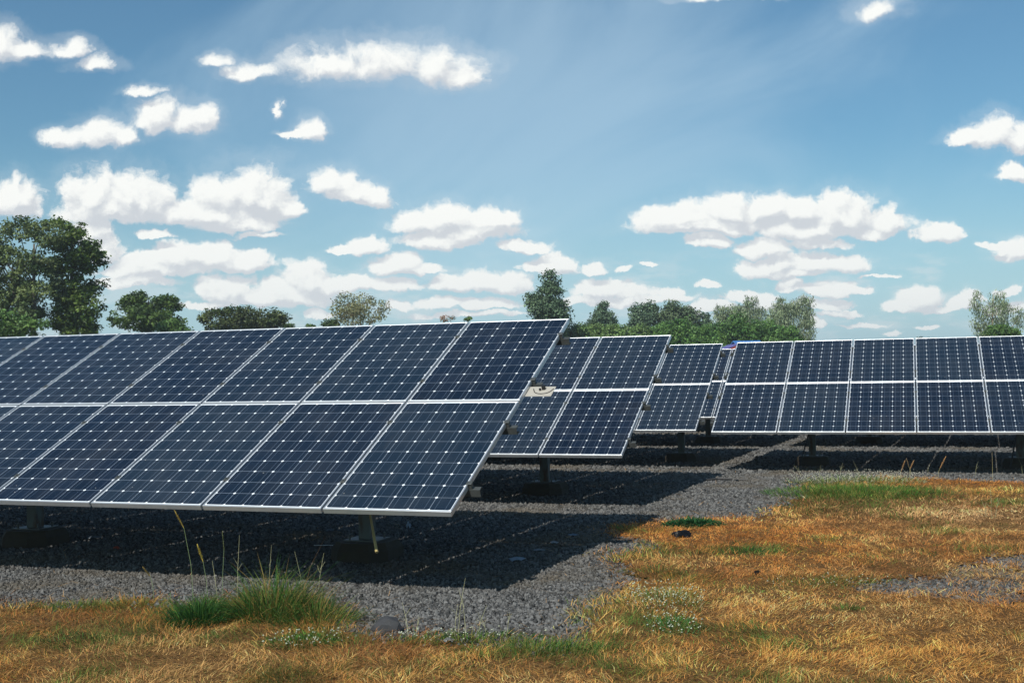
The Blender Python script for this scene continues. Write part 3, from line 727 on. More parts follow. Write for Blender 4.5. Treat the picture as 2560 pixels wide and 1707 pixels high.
def tree(name, label, Y, blobs, base_px, leafc, nclump, leaves, lsz, crad, seed, cat='tree', group='trees beyond the arrays',
         trunk_r=.16, hang=0.0, bare=.55, bark=(1, 1, 1), twig=.35, trunk_top=None, fork=.45):
    """blobs: crown lobes (px, py, rx, ry) measured in the photo, turned into ellipsoids at their real distance Y"""
    rng = np.random.default_rng(seed); k = Y / F_PX
    B = []
    for (px, py, rx, ry) in blobs:
        p = at(px, py, Y); B.append((p.x, Y + rng.uniform(-.5, .5) * rx * k, p.z, rx * k, rx * k * .85, ry * k))
    b0 = at(base_px, 900, Y); bx, by = b0.x, Y
    root = empty(name, (bx, by, 0), label, cat, group)
    vol = np.array([b[3] * b[4] * b[5] for b in B]) ** (2 / 3); vol /= vol.sum()
    which = rng.choice(len(B), nclump, p=vol); BB = np.array(B)[which]
    d = rng.normal(size=(nclump, 3)); d /= np.linalg.norm(d, axis=1)[:, None]
    r = rng.uniform(.25, 1.0, nclump) ** .5
    ctr = BB[:, :3] + d * r[:, None] * BB[:, 3:6]
    ctr[:, 2] = np.maximum(ctr[:, 2], .5)
    keep = vnoise(ctr[:, 0] / crad * .42 + 5 + ctr[:, 1] * .3, ctr[:, 2] / crad * .42 + seed, seed, 3, 1.0) > (bare - .24)
    ctr = ctr[keep]; nc = len(ctr)
    # leaves
    cl = np.repeat(np.arange(nc), leaves); n = len(cl)
    o = rng.normal(size=(n, 3)); o /= np.linalg.norm(o, axis=1)[:, None]; o *= (rng.random(n) ** .45)[:, None] * crad * (.7 + .6 * rng.random(nc))[cl][:, None]
    o[:, 2] *= .62
    if hang: o[:, 2] -= np.abs(rng.normal(0, hang, n))
    P = ctr[cl] + o
    nrm = o / (np.linalg.norm(o, axis=1)[:, None] + 1e-6) * .7 + rng.normal(0, .6, (n, 3)) + np.array([0, 0, .5]); nrm /= np.linalg.norm(nrm, axis=1)[:, None]
    tt = np.cross(nrm, rng.normal(size=(n, 3))); 
    if hang: tt = np.cross(np.cross(nrm, np.tile([0, 0, 1.0], (n, 1))) , nrm) * -1 + rng.normal(0, .15, (n, 3))
    tt /= np.linalg.norm(tt, axis=1)[:, None] + 1e-9
    bt = np.cross(nrm, tt)
    s = lsz * rng.uniform(.6, 1.35, n)[:, None]; asp = .28 if hang else .55
    V = np.stack([P - tt * s * .5, P + bt * s * asp * .5, P + tt * s * .5, P - bt * s * asp * .5], 1).reshape(-1, 3)
    Q = np.arange(n * 4).reshape(-1, 4)
    lc = np.array(leafc); clv = np.exp(rng.normal(0, .22, nc))[cl]
    mixv = rng.random(nc)[cl][:, None]
    c = (lc[0] * (1 - mixv) + lc[1] * mixv) * clv[:, None] * np.exp(rng.normal(0, .18, n))[:, None]
    V[:, 0] -= bx; V[:, 1] -= by
    me = np_mesh('crown', V, faces_quads=Q, material=M_LEAF, cols=np.repeat(np.clip(c, .004, .6), 4, 0))
    link('crown', me, root)
    # wood: trunk, a limb to every lobe, boughs to a share of the clumps
    m = MB(); rr = random.Random(seed)
    top = max(B, key=lambda b: b[2]); tz = top[2] - .1 * top[5]
    tx = sum(b[0] for b in B) / len(B) - bx
    if trunk_top: tp = at(trunk_top[0], trunk_top[1], Y); tx, tz = tp.x - bx, tp.z
    trunk = []
    for i in range(8):
        f = i / 7; trunk.append(Vector((tx * f ** 1.3 + rr.uniform(-.05, .05) * crad, rr.uniform(-.05, .05) * crad, tz * f)))
    m.tube(trunk, [trunk_r * (1.15 - .95 * i / 7) for i in range(8)], 8)
    def on_trunk(z):
        f = min(max(z / tz, 0), 1) * 7; i = min(int(f), 6); return trunk[i].lerp(trunk[i + 1], f - i), trunk_r * (1.15 - .95 * f / 7)
    hubs = []
    for b in B:
        e = Vector((b[0] - bx, b[1] - by, b[2])); s0, r0 = on_trunk(max(tz * .25, e.z - (abs(e.x) + abs(e.y) + b[5]) * .8))
        mid = s0.lerp(e, .55) + Vector((rr.uniform(-.12, .12), 0, -.10 * (e - s0).length * .6))
        m.tube([s0, mid, e], [r0 * .6, r0 * .42, r0 * .2], 6); hubs += [(mid, r0 * .35), (e, r0 * .2), (s0.lerp(mid, .6), r0 * .4)]
    nt = int(nc * twig); sel = rng.choice(nc, min(nt, nc), replace=False)
    for j in sel:
        e = Vector(ctr[j]) - Vector((bx, by, 0)); h, hr = min(hubs, key=lambda t: (t[0] - e).length + (0.6 if t[0].z > e.z + .3 else 0))
        q = h.lerp(e, .5) + Vector((rr.uniform(-.15, .15), rr.uniform(-.15, .15), rr.uniform(-.05, .15))) * crad
        m.tube([h, q, e], [hr * .55, hr * .35, hr * .12], 4, cap=False)
    t = link('trunk', m.mesh('trunk', M_BARK, True), root); t.color = (*bark, 1)
    return root
DG = [(.030, .062, .014), (.075, .125, .020)]; MG = [(.045, .090, .024), (.085, .135, .035)]
BG = [(.060, .125, .034), (.110, .190, .045)]; PG = [(.16, .22, .13), (.28, .34, .20)]; BL = [(.065, .120, .072), (.115, .175, .095)]
PALE = [(.15, .16, .075), (.24, .24, .12)]
tree('tall_tree', 'tall spreading tree at the left edge, the paler and thinner of the tall pair', 60, [(0,650,60,60),(30,730,55,50),(-20,600,60,50),(40,580,50,42),(110,585,45,38),(10,690,70,60),(90,690,50,60),(60,650,60,50),(20,780,70,50),(100,760,50,60),(-40,700,60,90)], 82, [(.060,.095,.038),(.16,.205,.07)], 480, 46, .17, .46, 1, trunk_r=.22, bare=.60, trunk_top=(85, 610))
tree('tall_tree', 'tall dark leafy tree right of the paler one at the left edge', 62, [(150,585,50,40),(200,610,55,50),(225,640,35,40),(160,650,50,45),(190,720,62,50),(235,690,28,40),(150,770,60,60),(210,780,55,60),(190,830,60,40)], 176, [(.032,.070,.014),(.135,.20,.034)], 470, 48, .18, .44, 2, trunk_r=.24, bare=.62, trunk_top=(180, 600))
tree('bushy_tree', 'low bright green bush at the foot of the tall left trees', 52, [(20,815,50,35),(75,820,40,30),(-20,810,30,45)], 30, BG, 80, 45, .16, .45, 3, trunk_r=.08, bare=.4)
tree('round_tree', 'dense round dark green tree standing right of the tall pair', 72, [(345,765,50,35),(400,770,48,34),(315,775,38,28),(370,800,80,32),(425,805,35,26),(340,750,28,20),(410,755,28,20)], 372, [(.032,.068,.018),(.085,.14,.030)], 330, 44, .18, .40, 4, trunk_r=.2, bare=.58)
tree('bushy_tree', 'small light green bush at the right foot of the round tree', 66, [(425,820,32,22),(455,828,16,12)], 425, BG, 50, 45, .16, .4, 5, trunk_r=.08, bare=.35)
tree('low_tree', 'wide low flat crowned tree between the round tree and the pale twiggy one', 78, [(530,795,32,22),(575,790,36,22),(625,790,36,22),(675,795,36,20),(600,810,100,18),(700,800,16,12)], 610, [(.040,.068,.018),(.085,.105,.035)], 210, 48, .19, .5, 6, trunk_r=.16, bare=.50, twig=.6)
tree('twiggy_tree', 'pale twiggy dome shaped tree above the middle of the nearest array', 80, [(868,765,38,32),(905,760,38,34),(940,775,32,32),(895,790,66,26)], 900, PALE, 230, 18, .16, .5, 7, trunk_r=.15, bare=.58, bark=(2.4, 2.2, 1.9), twig=.95)
tree('bushy_tree', 'small dark bush just left of the pale twiggy tree', 80, [(822,808,16,10),(838,812,12,8)], 824, MG, 22, 40, .16, .35, 8, trunk_r=.05, bare=.3)
tree('bushy_tree', 'tiny dark bush peeping over the array between the low tree and the twiggy tree', 82, [(722,814,9,6)], 722, MG, 9, 40, .16, .3, 9, trunk_r=.05, bare=.2)
tree('bushy_tree', 'tiny dark bush peeping over the array nearest to the left of the pale twiggy tree', 84, [(778,816,9,5)], 778, MG, 9, 40, .16, .3, 10, trunk_r=.05, bare=.2)
tree('flowering_bush', 'small bush with red orange blossom peeping over the nearest array', 70, [(1112,796,14,8),(1128,798,10,7)], 1114, [(.30, .09, .04), (.14, .13, .05)], 18, 18, .09, .20, 11, trunk_r=.04, bare=.3)
tree('bushy_tree', 'bright green sprig peeping over the nearest array near its right end', 70, [(1170,797,6,6)], 1170, BG, 8, 30, .11, .2, 12, trunk_r=.04, bare=.2)
tree('conical_tree', 'tall conical blue green tree behind the top right corner of the nearest array', 88, [(1378,700,20,30),(1375,735,34,30),(1370,770,44,30),(1345,760,24,22),(1395,775,28,24),(1385,810,38,36),(1350,805,30,30),(1410,800,12,24),(1330,745,14,12)], 1375, BL, 340, 42, .20, .50, 13, trunk_r=.2, bare=.40, trunk_top=(1376, 685))
tree('conical_tree', 'small conical tree alone on the sky right of the tall conical one', 108, [(1508,772,14,16),(1507,792,25,14),(1500,808,32,14),(1525,806,20,14),(1505,825,36,16)], 1505, BL, 170, 38, .24, .55, 14, trunk_r=.16, bare=.48)
tree('airy_tree', 'blue green tree with a flat top and visible forked trunk, left of the rounded one', 112, [(1595,778,20,20),(1625,772,18,18),(1605,800,30,20),(1632,795,14,22),(1590,815,20,18)], 1612, BL, 170, 36, .24, .55, 15, trunk_r=.15, bare=.56)
tree('round_tree', 'broad rounded dense tree in the middle of the right hand tree line', 112, [(1690,780,36,26),(1670,800,34,28),(1715,800,30,26),(1735,800,14,26),(1690,825,55,26)], 1695, [(.070,.115,.058),(.115,.160,.078)], 280, 42, .24, .62, 16, trunk_r=.2, bare=.42)
tree('conical_tree', 'little dark pointed tree between the rounded tree and the pale gums', 112, [(1761,795,9,12),(1760,812,16,14),(1778,820,10,12)], 1761, BL, 60, 34, .22, .42, 17, trunk_r=.1, bare=.42)
tree('gum_tree', 'shortest and leftmost of the three pale gum trees', 116, [(1805,778,22,18),(1800,800,24,20),(1812,820,28,20)], 1808, PG, 150, 34, .27, .5, 18, trunk_r=.12, bare=.58, hang=.35, bark=(2.5, 2.4, 2.2))
tree('gum_tree', 'middle pale gum tree with an open uneven crown', 116, [(1880,750,16,16),(1865,775,34,22),(1905,785,22,22),(1850,795,26,24),(1890,815,40,24),(1838,768,12,14)], 1872, PG, 250, 34, .27, .5, 19, trunk_r=.14, bare=.60, hang=.4, bark=(2.5, 2.4, 2.2))
tree('gum_tree', 'tall pale two lobed gum tree at the right end of the tree line', 112, [(1955,760,22,18),(2010,750,20,18),(1945,790,28,28),(1980,770,22,22),(2015,785,20,30),(1950,820,34,26),(2010,820,24,30),(2000,850,26,24)], 1988, PG, 380, 34, .27, .5, 20, trunk_r=.16, bare=.56, hang=.45, bark=(2.5, 2.4, 2.2))
tree('gum_tree', 'drooping pale gum tree standing alone at the right edge', 78, [(2450,735,14,14),(2495,735,18,12),(2448,760,22,20),(2490,765,30,24),(2530,765,24,20),(2460,795,26,26),(2500,800,24,24),(2548,790,14,24),(2445,815,12,14),(2475,830,30,18)], 2478, PG, 300, 24, .19, .33, 21, trunk_r=.1, bare=.66, hang=.42, bark=(2.5, 2.4, 2.2))
tree('bushy_tree', 'round green bush below the drooping gum tree at the right edge', 74, [(2500,828,32,16),(2530,832,16,12),(2480,838,20,10)], 2502, BG, 90, 40, .17, .36, 22, trunk_r=.06, bare=.4)
hr = random.Random(3)
HN = ['first and palest green shrub from the left of the hedge, behind the second array', 'feathery light green shrub below the small conical tree', 'light green shrub just right of the one below the small conical tree', 'brownish green shrub below the flat topped tree',
      'deep green shrub left of the rounded tree', 'bright green shrub directly under the rounded tree', 'round green shrub under the little pointed tree', 'dark leafy shrub left of the blue roof',
      'dark green shrub directly above the blue roof', 'bright green shrub under the middle gum tree', 'dense green shrub between the middle and tall gum trees', 'last green shrub of the hedge, under the tall two lobed gum']
HX = [(1440,832,34,20),(1490,835,34,24),(1545,832,36,20),(1600,836,34,22),(1650,836,34,26),(1700,828,36,34),(1750,840,32,30),(1790,838,32,30),(1840,822,36,40),(1885,835,30,34),(1930,836,34,36),(1975,842,32,28)]
for i, (x, y, rx, ry) in enumerate(HX):
    pal = i < 4
    tree('hedge_shrub', HN[i], 92 + hr.uniform(-4, 4), [(x, y, rx, ry), (x - 14, y + 22, rx, ry), (x + 12, y + 26, rx, ry), (x + 4, y - ry * .45, rx * .4, ry * .6), (x - rx * .6, y - ry * .3, rx * .35, ry * .5)], x,
         [(.10,.18,.05),(.16,.24,.08)] if pal else [(.050, .125, .030), (.11, .205, .050)], 150, 34, .20, .50, 40 + i, cat='shrub', group='shrubs of the hedge below the right hand trees', trunk_r=.08, bare=.35, twig=.1)
# far twigs over the right-hand array
tree('bushy_tree', 'sparse bare twigs just showing over the right hand array', 70, [(2300,846,9,5),(2322,847,6,3)], 2305, [(.06,.08,.05),(.05,.06,.04)], 8, 10, .12, .16, 60, trunk_r=.02, bare=.2, twig=1)

# ------------------------------------------------------------------ house behind the gap
def house():
    Y = 74.0; c = at(1885, 900, Y)
    root = empty('small_house', (c.x, Y, 0), 'small house with a blue metal roof and red gable behind the arrays', 'house')
    def _roof(t, b):
        geo = t.new('ShaderNodeNewGeometry'); sp = t.new('ShaderNodeSeparateXYZ'); t.link(geo.outputs['Position'], sp.inputs[0])
        w = t.math('SINE', t.math('MULTIPLY', sp.outputs[0], 26.0)); t.link(t.mix(t.ss(w, -.6, .6), rgb(.03, .12, .36), rgb(.05, .19, .48)), b.inputs['Base Color'])
    m_roof = mat('blue_metal_roof', _roof, Roughness=.4); m_wall = mat('rendered_wall', None, Base_Color=rgb(.45, .42, .38), Roughness=.9)
    m_red = mat('red_gable_board', None, Base_Color=rgb(.22, .035, .03), Roughness=.6); m_trim = mat('violet_roof_trim', None, Base_Color=rgb(.10, .09, .30), Roughness=.5)
    m = MB(); m.box(-.8, .8, .0, 4.5, 0, 2.75); m.box(-2.3, -.82, .4, 3.6, 0, 2.3); link('wall', m.mesh('wall', m_wall), root)
    bm = bmesh.new()   # main roof: ridge along x
    def prism(x0, x1, y0, y1, z0, zr, th):
        ym = (y0 + y1) / 2
        pts = [(y0, z0), (ym, zr), (y1, z0), (y1, z0 - th), (ym, zr - th), (y0, z0 - th)]
        A = [bm.verts.new((x0, a, b)) for a, b in pts]; B2 = [bm.verts.new((x1, a, b)) for a, b in pts]
        for k in range(6): bm.faces.new([A[k], A[(k + 1) % 6], B2[(k + 1) % 6], B2[k]])
        for R_ in (A, B2): bm.faces.new([R_[0], R_[1], R_[4], R_[5]]); bm.faces.new([R_[1], R_[2], R_[3], R_[4]])
    prism(at(1849, 860, Y).x - c.x, at(1919, 858, Y).x - c.x, -.5, 5.0, 2.95, at(1885, 851, Y + 2.25).z, .07); bmesh.ops.recalc_face_normals(bm, faces=bm.faces)
    me = bpy.data.meshes.new('roof'); bm.to_mesh(me); bm.free(); me.materials.append(m_roof); link('roof', me, root)
    # side wing: gable faces the arrays
    gt = at(1848, 861, Y).z; xg = at(1846, 861, Y).x - c.x; xl = at(1812, 876, Y).x - c.x; zl = at(1812, 876, Y).z
    bm = bmesh.new(); f = [bm.verts.new(p) for p in ((xl, .30, zl - .3), (xl, .30, zl - .05), (xg, .30, gt - .03), (xg + (xg - xl), .30, zl - .05), (xg + (xg - xl), .30, zl - .3))]; b2 = [bm.verts.new((v.co.x, .325, v.co.z)) for v in f]
    bm.faces.new(f); bm.faces.new(b2[::-1])
    for k in range(5): bm.faces.new([f[k], f[(k + 1) % 5], b2[(k + 1) % 5], b2[k]])
    bmesh.ops.recalc_face_normals(bm, faces=bm.faces)
    me = bpy.data.meshes.new('gable'); bm.to_mesh(me); bm.free(); me.materials.append(m_red); link('gable', me, root)
    m = MB()
    for sx in (0, 1):
        xa = xl - .15 if sx == 0 else xg + (xg - xl) + .15
        bmv = m.bm; q = [bmv.verts.new(p) for p in ((xa, .33, zl - .07), (xg, .33, gt), (xg, 3.8, gt), (xa, 3.8, zl - .07), (xa, .33, zl - .0), (xg, .33, gt + .07), (xg, 3.8, gt + .07), (xa, 3.8, zl))]
        for ff in ((0, 1, 2, 3), (7, 6, 5, 4), (0, 4, 5, 1), (2, 6, 7, 3), (0, 3, 7, 4), (1, 5, 6, 2)): bmv.faces.new([q[i] for i in ff])
    link('wing_roof', m.mesh('wing_roof', m_trim), root)
    m = MB(); m.box(-.1, .6, -.02, .04, .9, 1.9); link('window', m.mesh('window', mat('dark_window', None, Base_Color=rgb(.02, .025, .03), Roughness=.1)), root)
house()

# ------------------------------------------------------------------ plants and small things
def tuft(name, label, cx, cy, n, rx, ry, hmin, hmax, cols, seed, lean=.5, width=.004, cat='grass tuft', group=None, droop=.5, flowers=0, fcol=(.58, .62, .48), out=.9):
    rng = np.random.default_rng(seed); r = np.sqrt(rng.random(n)); a = rng.uniform(0, 2 * np.pi, n)
    x = r * np.cos(a) * rx; y = r * np.sin(a) * ry
    h = rng.uniform(hmin, hmax, n) * (1 - .35 * r)
    hd = np.where(rng.random(n) < out, a + rng.normal(0, .5, n), rng.uniform(0, 6.28, n))
    ln = np.clip(np.abs(rng.normal(lean * (.35 + r), .22, n)), 0, 1.4)
    pal = np.array(cols); c = pal[rng.integers(0, len(pal), n)] * np.exp(rng.normal(0, .25, n))[:, None]
    root = empty(name, (cx, cy, 0), label, cat, group)
    V, Q, T, C = blades(x, y, h, width * rng.uniform(.6, 1.3, n), ln, np.clip(c, .005, .7), zb=.0, rng=rng, droop=droop, hdg=hd)
    link('leaf_blades', np_mesh('leaf_blades', V, Q, T, M_BLADE, C), root)
    if flowers:
        m = flowermesh(flowers, rx, ry, hmin * .7, hmax * .75, rng, fcol); link('blossom', m, root)
    return root
def flowermesh(n, rx, ry, h0, h1, rng, fcol):
    r = np.sqrt(rng.random(n)); a = rng.uniform(0, 6.28, n)
    P = np.stack([r * np.cos(a) * rx, r * np.sin(a) * ry, rng.uniform(h0, h1, n)], 1)
    V, T, C, o = [], [], [], 0
    octa = np.array([(1, 0, 0), (-1, 0, 0), (0, 1, 0), (0, -1, 0), (0, 0, .8), (0, 0, -.8)]) 
    fc = np.array([(0, 2, 4), (2, 1, 4), (1, 3, 4), (3, 0, 4), (2, 0, 5), (1, 2, 5), (3, 1, 5), (0, 3, 5)])
    s = rng.uniform(.004, .0075, n)
    V = (P[:, None, :] + octa[None] * s[:, None, None] * (1 + .3 * rng.normal(size=(n, 6, 1)))).reshape(-1, 3)
    T = (np.arange(n)[:, None, None] * 6 + fc[None]).reshape(-1, 3)
    C = np.repeat(np.array(fcol)[None] * rng.uniform(.65, 1.05, n)[:, None], 6, 0)
    return np_mesh('blossom', V, None, T, M_BLADE, C)
G1, G2, G3, G4 = (.025, .085, .015), (.055, .135, .022), (.13, .17, .035), (.05, .08, .025)
tuft('grass_tuft', 'tallest bushy green grass tuft at the gravel edge, lower left', -1.66, 7.86, 1700, .26, .30, .16, .52, [G1, G1, G2, G3, (.24, .17, .05)], 101, lean=.85, width=.005)
tuft('grass_tuft', 'lower dark green leafy tuft just left of the tallest one', -2.10, 7.72, 1700, .19, .26, .10, .27, [G1, (.02, .07, .02), G1, G2], 102, lean=.7, width=.005)
tuft('grass_tuft', 'yellow green arching grass at the right side of the tallest tuft', -1.32, 7.62, 900, .27, .26, .10, .34, [G2, G3, G1, (.33, .20, .06)], 103, lean=.9, width=.004)
tuft('clover_patch', 'white flowered low weeds right below the tallest tuft', -1.28, 7.02, 900, .27, .22, .03, .09, [G1, G2, G2], 104, lean=.8, width=.007, cat='weed', flowers=90)
tuft('clover_patch', 'white flowered low weeds along the near edge of the gravel, centre', -.28, 7.02, 650, .50, .12, .03, .10, [G1, G2, G3], 105, lean=.7, width=.006, cat='weed', flowers=80)
tuft('clover_patch', 'pale flowered weed at the right hand edge of the near gravel', 1.02, 8.05, 600, .28, .42, .04, .14, [G2, G3, (.30, .26, .14)], 106, lean=.6, width=.005, cat='weed', flowers=230, fcol=(.60, .63, .46))
tuft('clover_patch', 'green weed with white dots below the pale flowered one', .98, 7.25, 600, .18, .30, .03, .11, [G1, G2, (.07, .17, .06)], 107, lean=.7, width=.007, cat='weed', flowers=90)
tuft('clover_patch', 'mossy olive weed patch with few white dots in the right foreground', 2.35, 8.72, 700, .52, .22, .02, .07, [G3, (.20, .19, .05), G2], 108, lean=.9, width=.005, cat='weed', flowers=40)
tuft('flowering_weed', 'drift of tiny white flowers on the far edge of the lawn', 4.75, 16.2, 1200, 1.0, .42, .08, .24, [G2, (.33, .33, .20), G3], 109, lean=.6, width=.007, cat='weed', flowers=800, fcol=(.7, .7, .58))
tuft('grass_tuft', 'widest fresh green grass patch in front of the white flower drift', 4.35, 14.9, 3600, 1.15, .80, .05, .19, [G2, (.06, .165, .02), (.045, .13, .018), G3], 110, lean=.6, width=.006, cat='grass patch')
tuft('broadleaf_weed', 'flat dark green broadleaf weed beside the black scrap', 1.86, 12.08, 1500, .30, .22, .06, .15, [(.015, .075, .022), (.025, .10, .03)], 111, lean=.8, width=.020, cat='weed', droop=.9)
tuft('grass_tuft', 'small dark green tuft in the orange grass below the broadleaf weed', 2.05, 10.22, 700, .32, .16, .04, .11, [G1, G2, G4], 112, lean=.8, width=.005)
tuft('grass_tuft', 'tiny green tuft alone in the right foreground straw', 2.20, 7.72, 110, .09, .07, .04, .09, [G1, G2], 113, lean=.6, width=.005)
tuft('grass_tuft', 'brownish green tuft in the notch of the gravel right of the shadow', 1.12, 9.25, 380, .28, .22, .05, .14, [G3, (.22, .12, .04), G4], 114, lean=.8, width=.005)
tuft('grass_tuft', 'mound of fallen rusty straw left of the dark leafy tuft', -2.72, 8.30, 700, .34, .18, .06, .16, [(.50, .24, .06), (.55, .32, .10), G3], 115, lean=1.25, width=.004, droop=.6)
tuft('grass_tuft', 'wild spray of long thin blades leaning right out of the tallest tuft', -1.52, 7.95, 260, .16, .14, .30, .62, [G1, G3, (.20, .12, .05)], 117, lean=.9, width=.0035, droop=.8)
tuft('grass_tuft', 'dark green matted weeds in the left foreground below the leafy tuft', -2.62, 7.12, 1100, .48, .26, .03, .10, [G1, G4, G3], 118, lean=1.0, width=.006)
tuft('grass_tuft', 'green fringe of grass at the gravel edge, bottom centre right', .15, 6.72, 900, .55, .16, .04, .13, [G1, G2, G3], 119, lean=.7, width=.005)
tuft('grass_tuft', 'dull green weeds in the straw at the bottom, right of centre', 1.45, 6.75, 700, .34, .26, .03, .09, [G2, G3, G4], 120, lean=.8, width=.005)
tuft('grass_tuft', 'short green grass at the lawn edge near the left border', -3.1, 8.22, 420, .30, .12, .04, .12, [G2, G3, (.30, .22, .07)], 116, lean=.7, width=.004)

M_STEM = mat('dry_stem', None, Base_Color=rgb(.38, .33, .16), Roughness=.8)
M_GSTEM = mat('green_stem', None, Base_Color=rgb(.16, .22, .10), Roughness=.8)
def _head(t, b):
    a = t.new('ShaderNodeAttribute'); a.attribute_name = 'tint'; t.link(a.outputs['Color'], b.inputs['Base Color'])
M_HEAD = mat('seed_head', _head, Roughness=.8)
def foxtail(label, px, py_base, Y, tip, head, col=(.62, .45, .10), seed=1, gm=False, rad_=.009, group='seeding grass stalks'):
    """stalk grown from the ground at px, up to a bristly head: tip, head = photo positions of its ends"""
    b = at(px, py_base, Y); b.z = 0; tp = at(tip[0], tip[1], Y); root = empty('foxtail_stalk', b, label, 'grass stalk', group)
    tp = tp - b; hd = at(head[0], head[1], Y) - b
    mid = hd * .5 + Vector((0, 0, .02)) ; mid.x *= .55
    m = MB(); m.tube([(0, 0, 0), mid, hd, hd.lerp(tp, .6), tp], [.0018, .0016, .0013, .001, .0004], 5); link('stem', m.mesh('stem', M_GSTEM if gm else M_STEM), root)
    rng = np.random.default_rng(seed); n = 260; f = rng.random(n); ax = (tp - hd); P = np.array(hd)[None] + f[:, None] * np.array(ax)[None]
    prof = rad_ * np.sin(np.pi * np.clip(f * .92 + .06, 0, 1)) ** .6
    a = rng.normal(size=(n, 3)); axn = np.array(ax.normalized()); a -= (a @ axn)[:, None] * axn; a /= np.linalg.norm(a, axis=1)[:, None]
    side = np.cross(a, axn); tipv = P + a * prof[:, None] * 1.1 + axn * (rad_ * 1.2)
    V = np.stack([P - side * .0018, P + side * .0018, tipv], 1).reshape(-1, 3); T = np.arange(n * 3).reshape(-1, 3)
    C = np.repeat(np.array(col)[None] * rng.uniform(.6, 1.25, n)[:, None], 3, 0)
    link('seed_head', np_mesh('seed_head', V, None, T, M_HEAD, np.clip(C, 0, .8)), root)
foxtail('tallest yellow foxtail stalk in front of the deep shadow, lower left', 485, 1560, 8.2, (437, 1276), (460, 1320), seed=1, gm=True)
foxtail('foxtail with a plump golden head, right of the tallest one', 520, 1560, 8.2, (494, 1362), (508, 1404), (.66, .52, .10), 2, gm=True, rad_=.012)
foxtail('thin upright greenish stalk right of the two yellow foxtails', 556, 1560, 8.1, (556, 1328), (560, 1372), (.26, .28, .12), 3, gm=True, rad_=.005)
foxtail('short bent brown foxtail left of the tallest stalk', 385, 1510, 8.4, (358, 1418), (376, 1440), (.38, .27, .07), 4, gm=True, rad_=.009)
foxtail('left dry foxtail of the pair rising in front of the right hand array', 2252, 1210, 16.8, (2262, 1152), (2253, 1178), (.50, .30, .14), 5, rad_=.016)
foxtail('right dry foxtail of the pair rising in front of the right hand array', 2275, 1210, 16.8, (2284, 1152), (2275, 1172), (.50, .30, .14), 6, rad_=.016)
foxtail('thin pale stalk standing behind the pair of dry foxtails', 2278, 1210, 17.1, (2266, 1146), (2272, 1165), (.46, .33, .18), 7, rad_=.010)
foxtail('lone leaning reddish foxtail right of the dry pair', 2345, 1205, 16.7, (2364, 1142), (2350, 1170), (.50, .28, .12), 8, rad_=.018)
foxtail('thin stalk at the far lawn edge near the right border', 2482, 1206, 16.2, (2480, 1130), (2481, 1160), (.40, .33, .2), 9, rad_=.006)
def weed_stems(label, cx, cy, specs, seed):
    root = empty('spindly_weed', (cx, cy, 0), label, 'weed'); rr = random.Random(seed)
    m = MB()
    for (dx, h, lx) in specs:
        m.tube([(dx, 0, 0), (dx + lx * .4, rr.uniform(-.02, .02), h * .55), (dx + lx, rr.uniform(-.04, .04), h)], [.0022, .0016, .0008], 4)
        for k in range(2):
            z = h * rr.uniform(.3, .8); f = z / h
            m.tube([(dx + lx * f * f, 0, z), (dx + lx * f + rr.uniform(-.05, .05), rr.uniform(-.03, .03), z + .05)], [.0014, .0006], 4)
    link('stem', m.mesh('stem', mat('pale_weed_stem', None, Base_Color=rgb(.30, .30, .17), Roughness=.8)), root)
weed_stems('cluster of thin pale weed stalks standing at the near gravel edge, centre', -.36, 7.1, [(0, .36, .05), (.05, .26, -.02), (-.02, .20, .02), (.12, .20, .06), (.18, .14, -.04), (-.30, .22, -.04), (-.26, .13, .03), (.3, .16, .02)], 1)
weed_stems('few thin grey stalks rising from the tallest green tuft', -1.75, 8.2, [(0, .42, .02), (-.22, .5, .02), (.25, .38, -.06), (-.35, .32, -.05), (.35, .36, .04)], 2)
weed_stems('tall dry stalk standing in the orange grass near the right border', 5.05, 12.3, [(0, .34, .0), (.04, .22, .05), (-.05, .2, -.04)], 3)
weed_stems('row of thin stalks at the far lawn edge under the right hand array', 4.6, 17.1, [(-.1, .2, .02), (.5, .25, -.1), (-.35, .2, -.12), (1.5, .2, .03), (.2, .22, .06), (2.2, .22, .05), (2.9, .25, -.05)], 4)

# cane leaning on the nearest array
a, b_ = at(942, 1380, 8.55), at(921, 1262, 8.9)
a.z = max(a.z, .0)
m = MB(); pts = [a.lerp(b_, f) for f in (0, .33, .66, 1, 1.25)]; m.tube([p - a for p in pts], [.012, .011, .009, .007, .006], 7)
m.tube([(pts[1] - a) * .98, (pts[1] - a) * 1.03], .0125, 7)
o = link('dry_cane', m.mesh('dry_cane', mat('dry_cane', None, Base_Color=rgb(.34, .27, .11), Roughness=.6)), None, a); tag(o, 'slanting yellow dry cane leaning against the underside of the nearest array', 'cane')

def scrap(name, label, px, py, w, h, lift, color, seed, cat, z=.03, group=None, rough=.4, trans=0):
    rng = random.Random(seed); c = gnd(px, py); bm = bmesh.new(); N = 7; vs = {}
    for i in range(N):
        for j in range(N):
            u, v = i / (N - 1) - .5, j / (N - 1) - .5; r = 1 - .35 * rng.random()
            vs[i, j] = bm.verts.new((u * w * (1 - abs(v) * .8) + rng.uniform(-.06, .06) * w, v * h * r, z + lift * (1 - 3.2 * (u * u + v * v)) * rng.uniform(.3, 1.0)))
    for i in range(N - 1):
        for j in range(N - 1): bm.faces.new([vs[i, j], vs[i + 1, j], vs[i + 1, j + 1], vs[i, j + 1]])
    bmesh.ops.solidify(bm, geom=bm.faces[:], thickness=.002)
    me = bpy.data.meshes.new(name); bm.to_mesh(me); bm.free()
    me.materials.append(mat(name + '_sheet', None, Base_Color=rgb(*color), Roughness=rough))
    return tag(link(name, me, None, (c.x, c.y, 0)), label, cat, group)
PB = (.30, .38, .48)
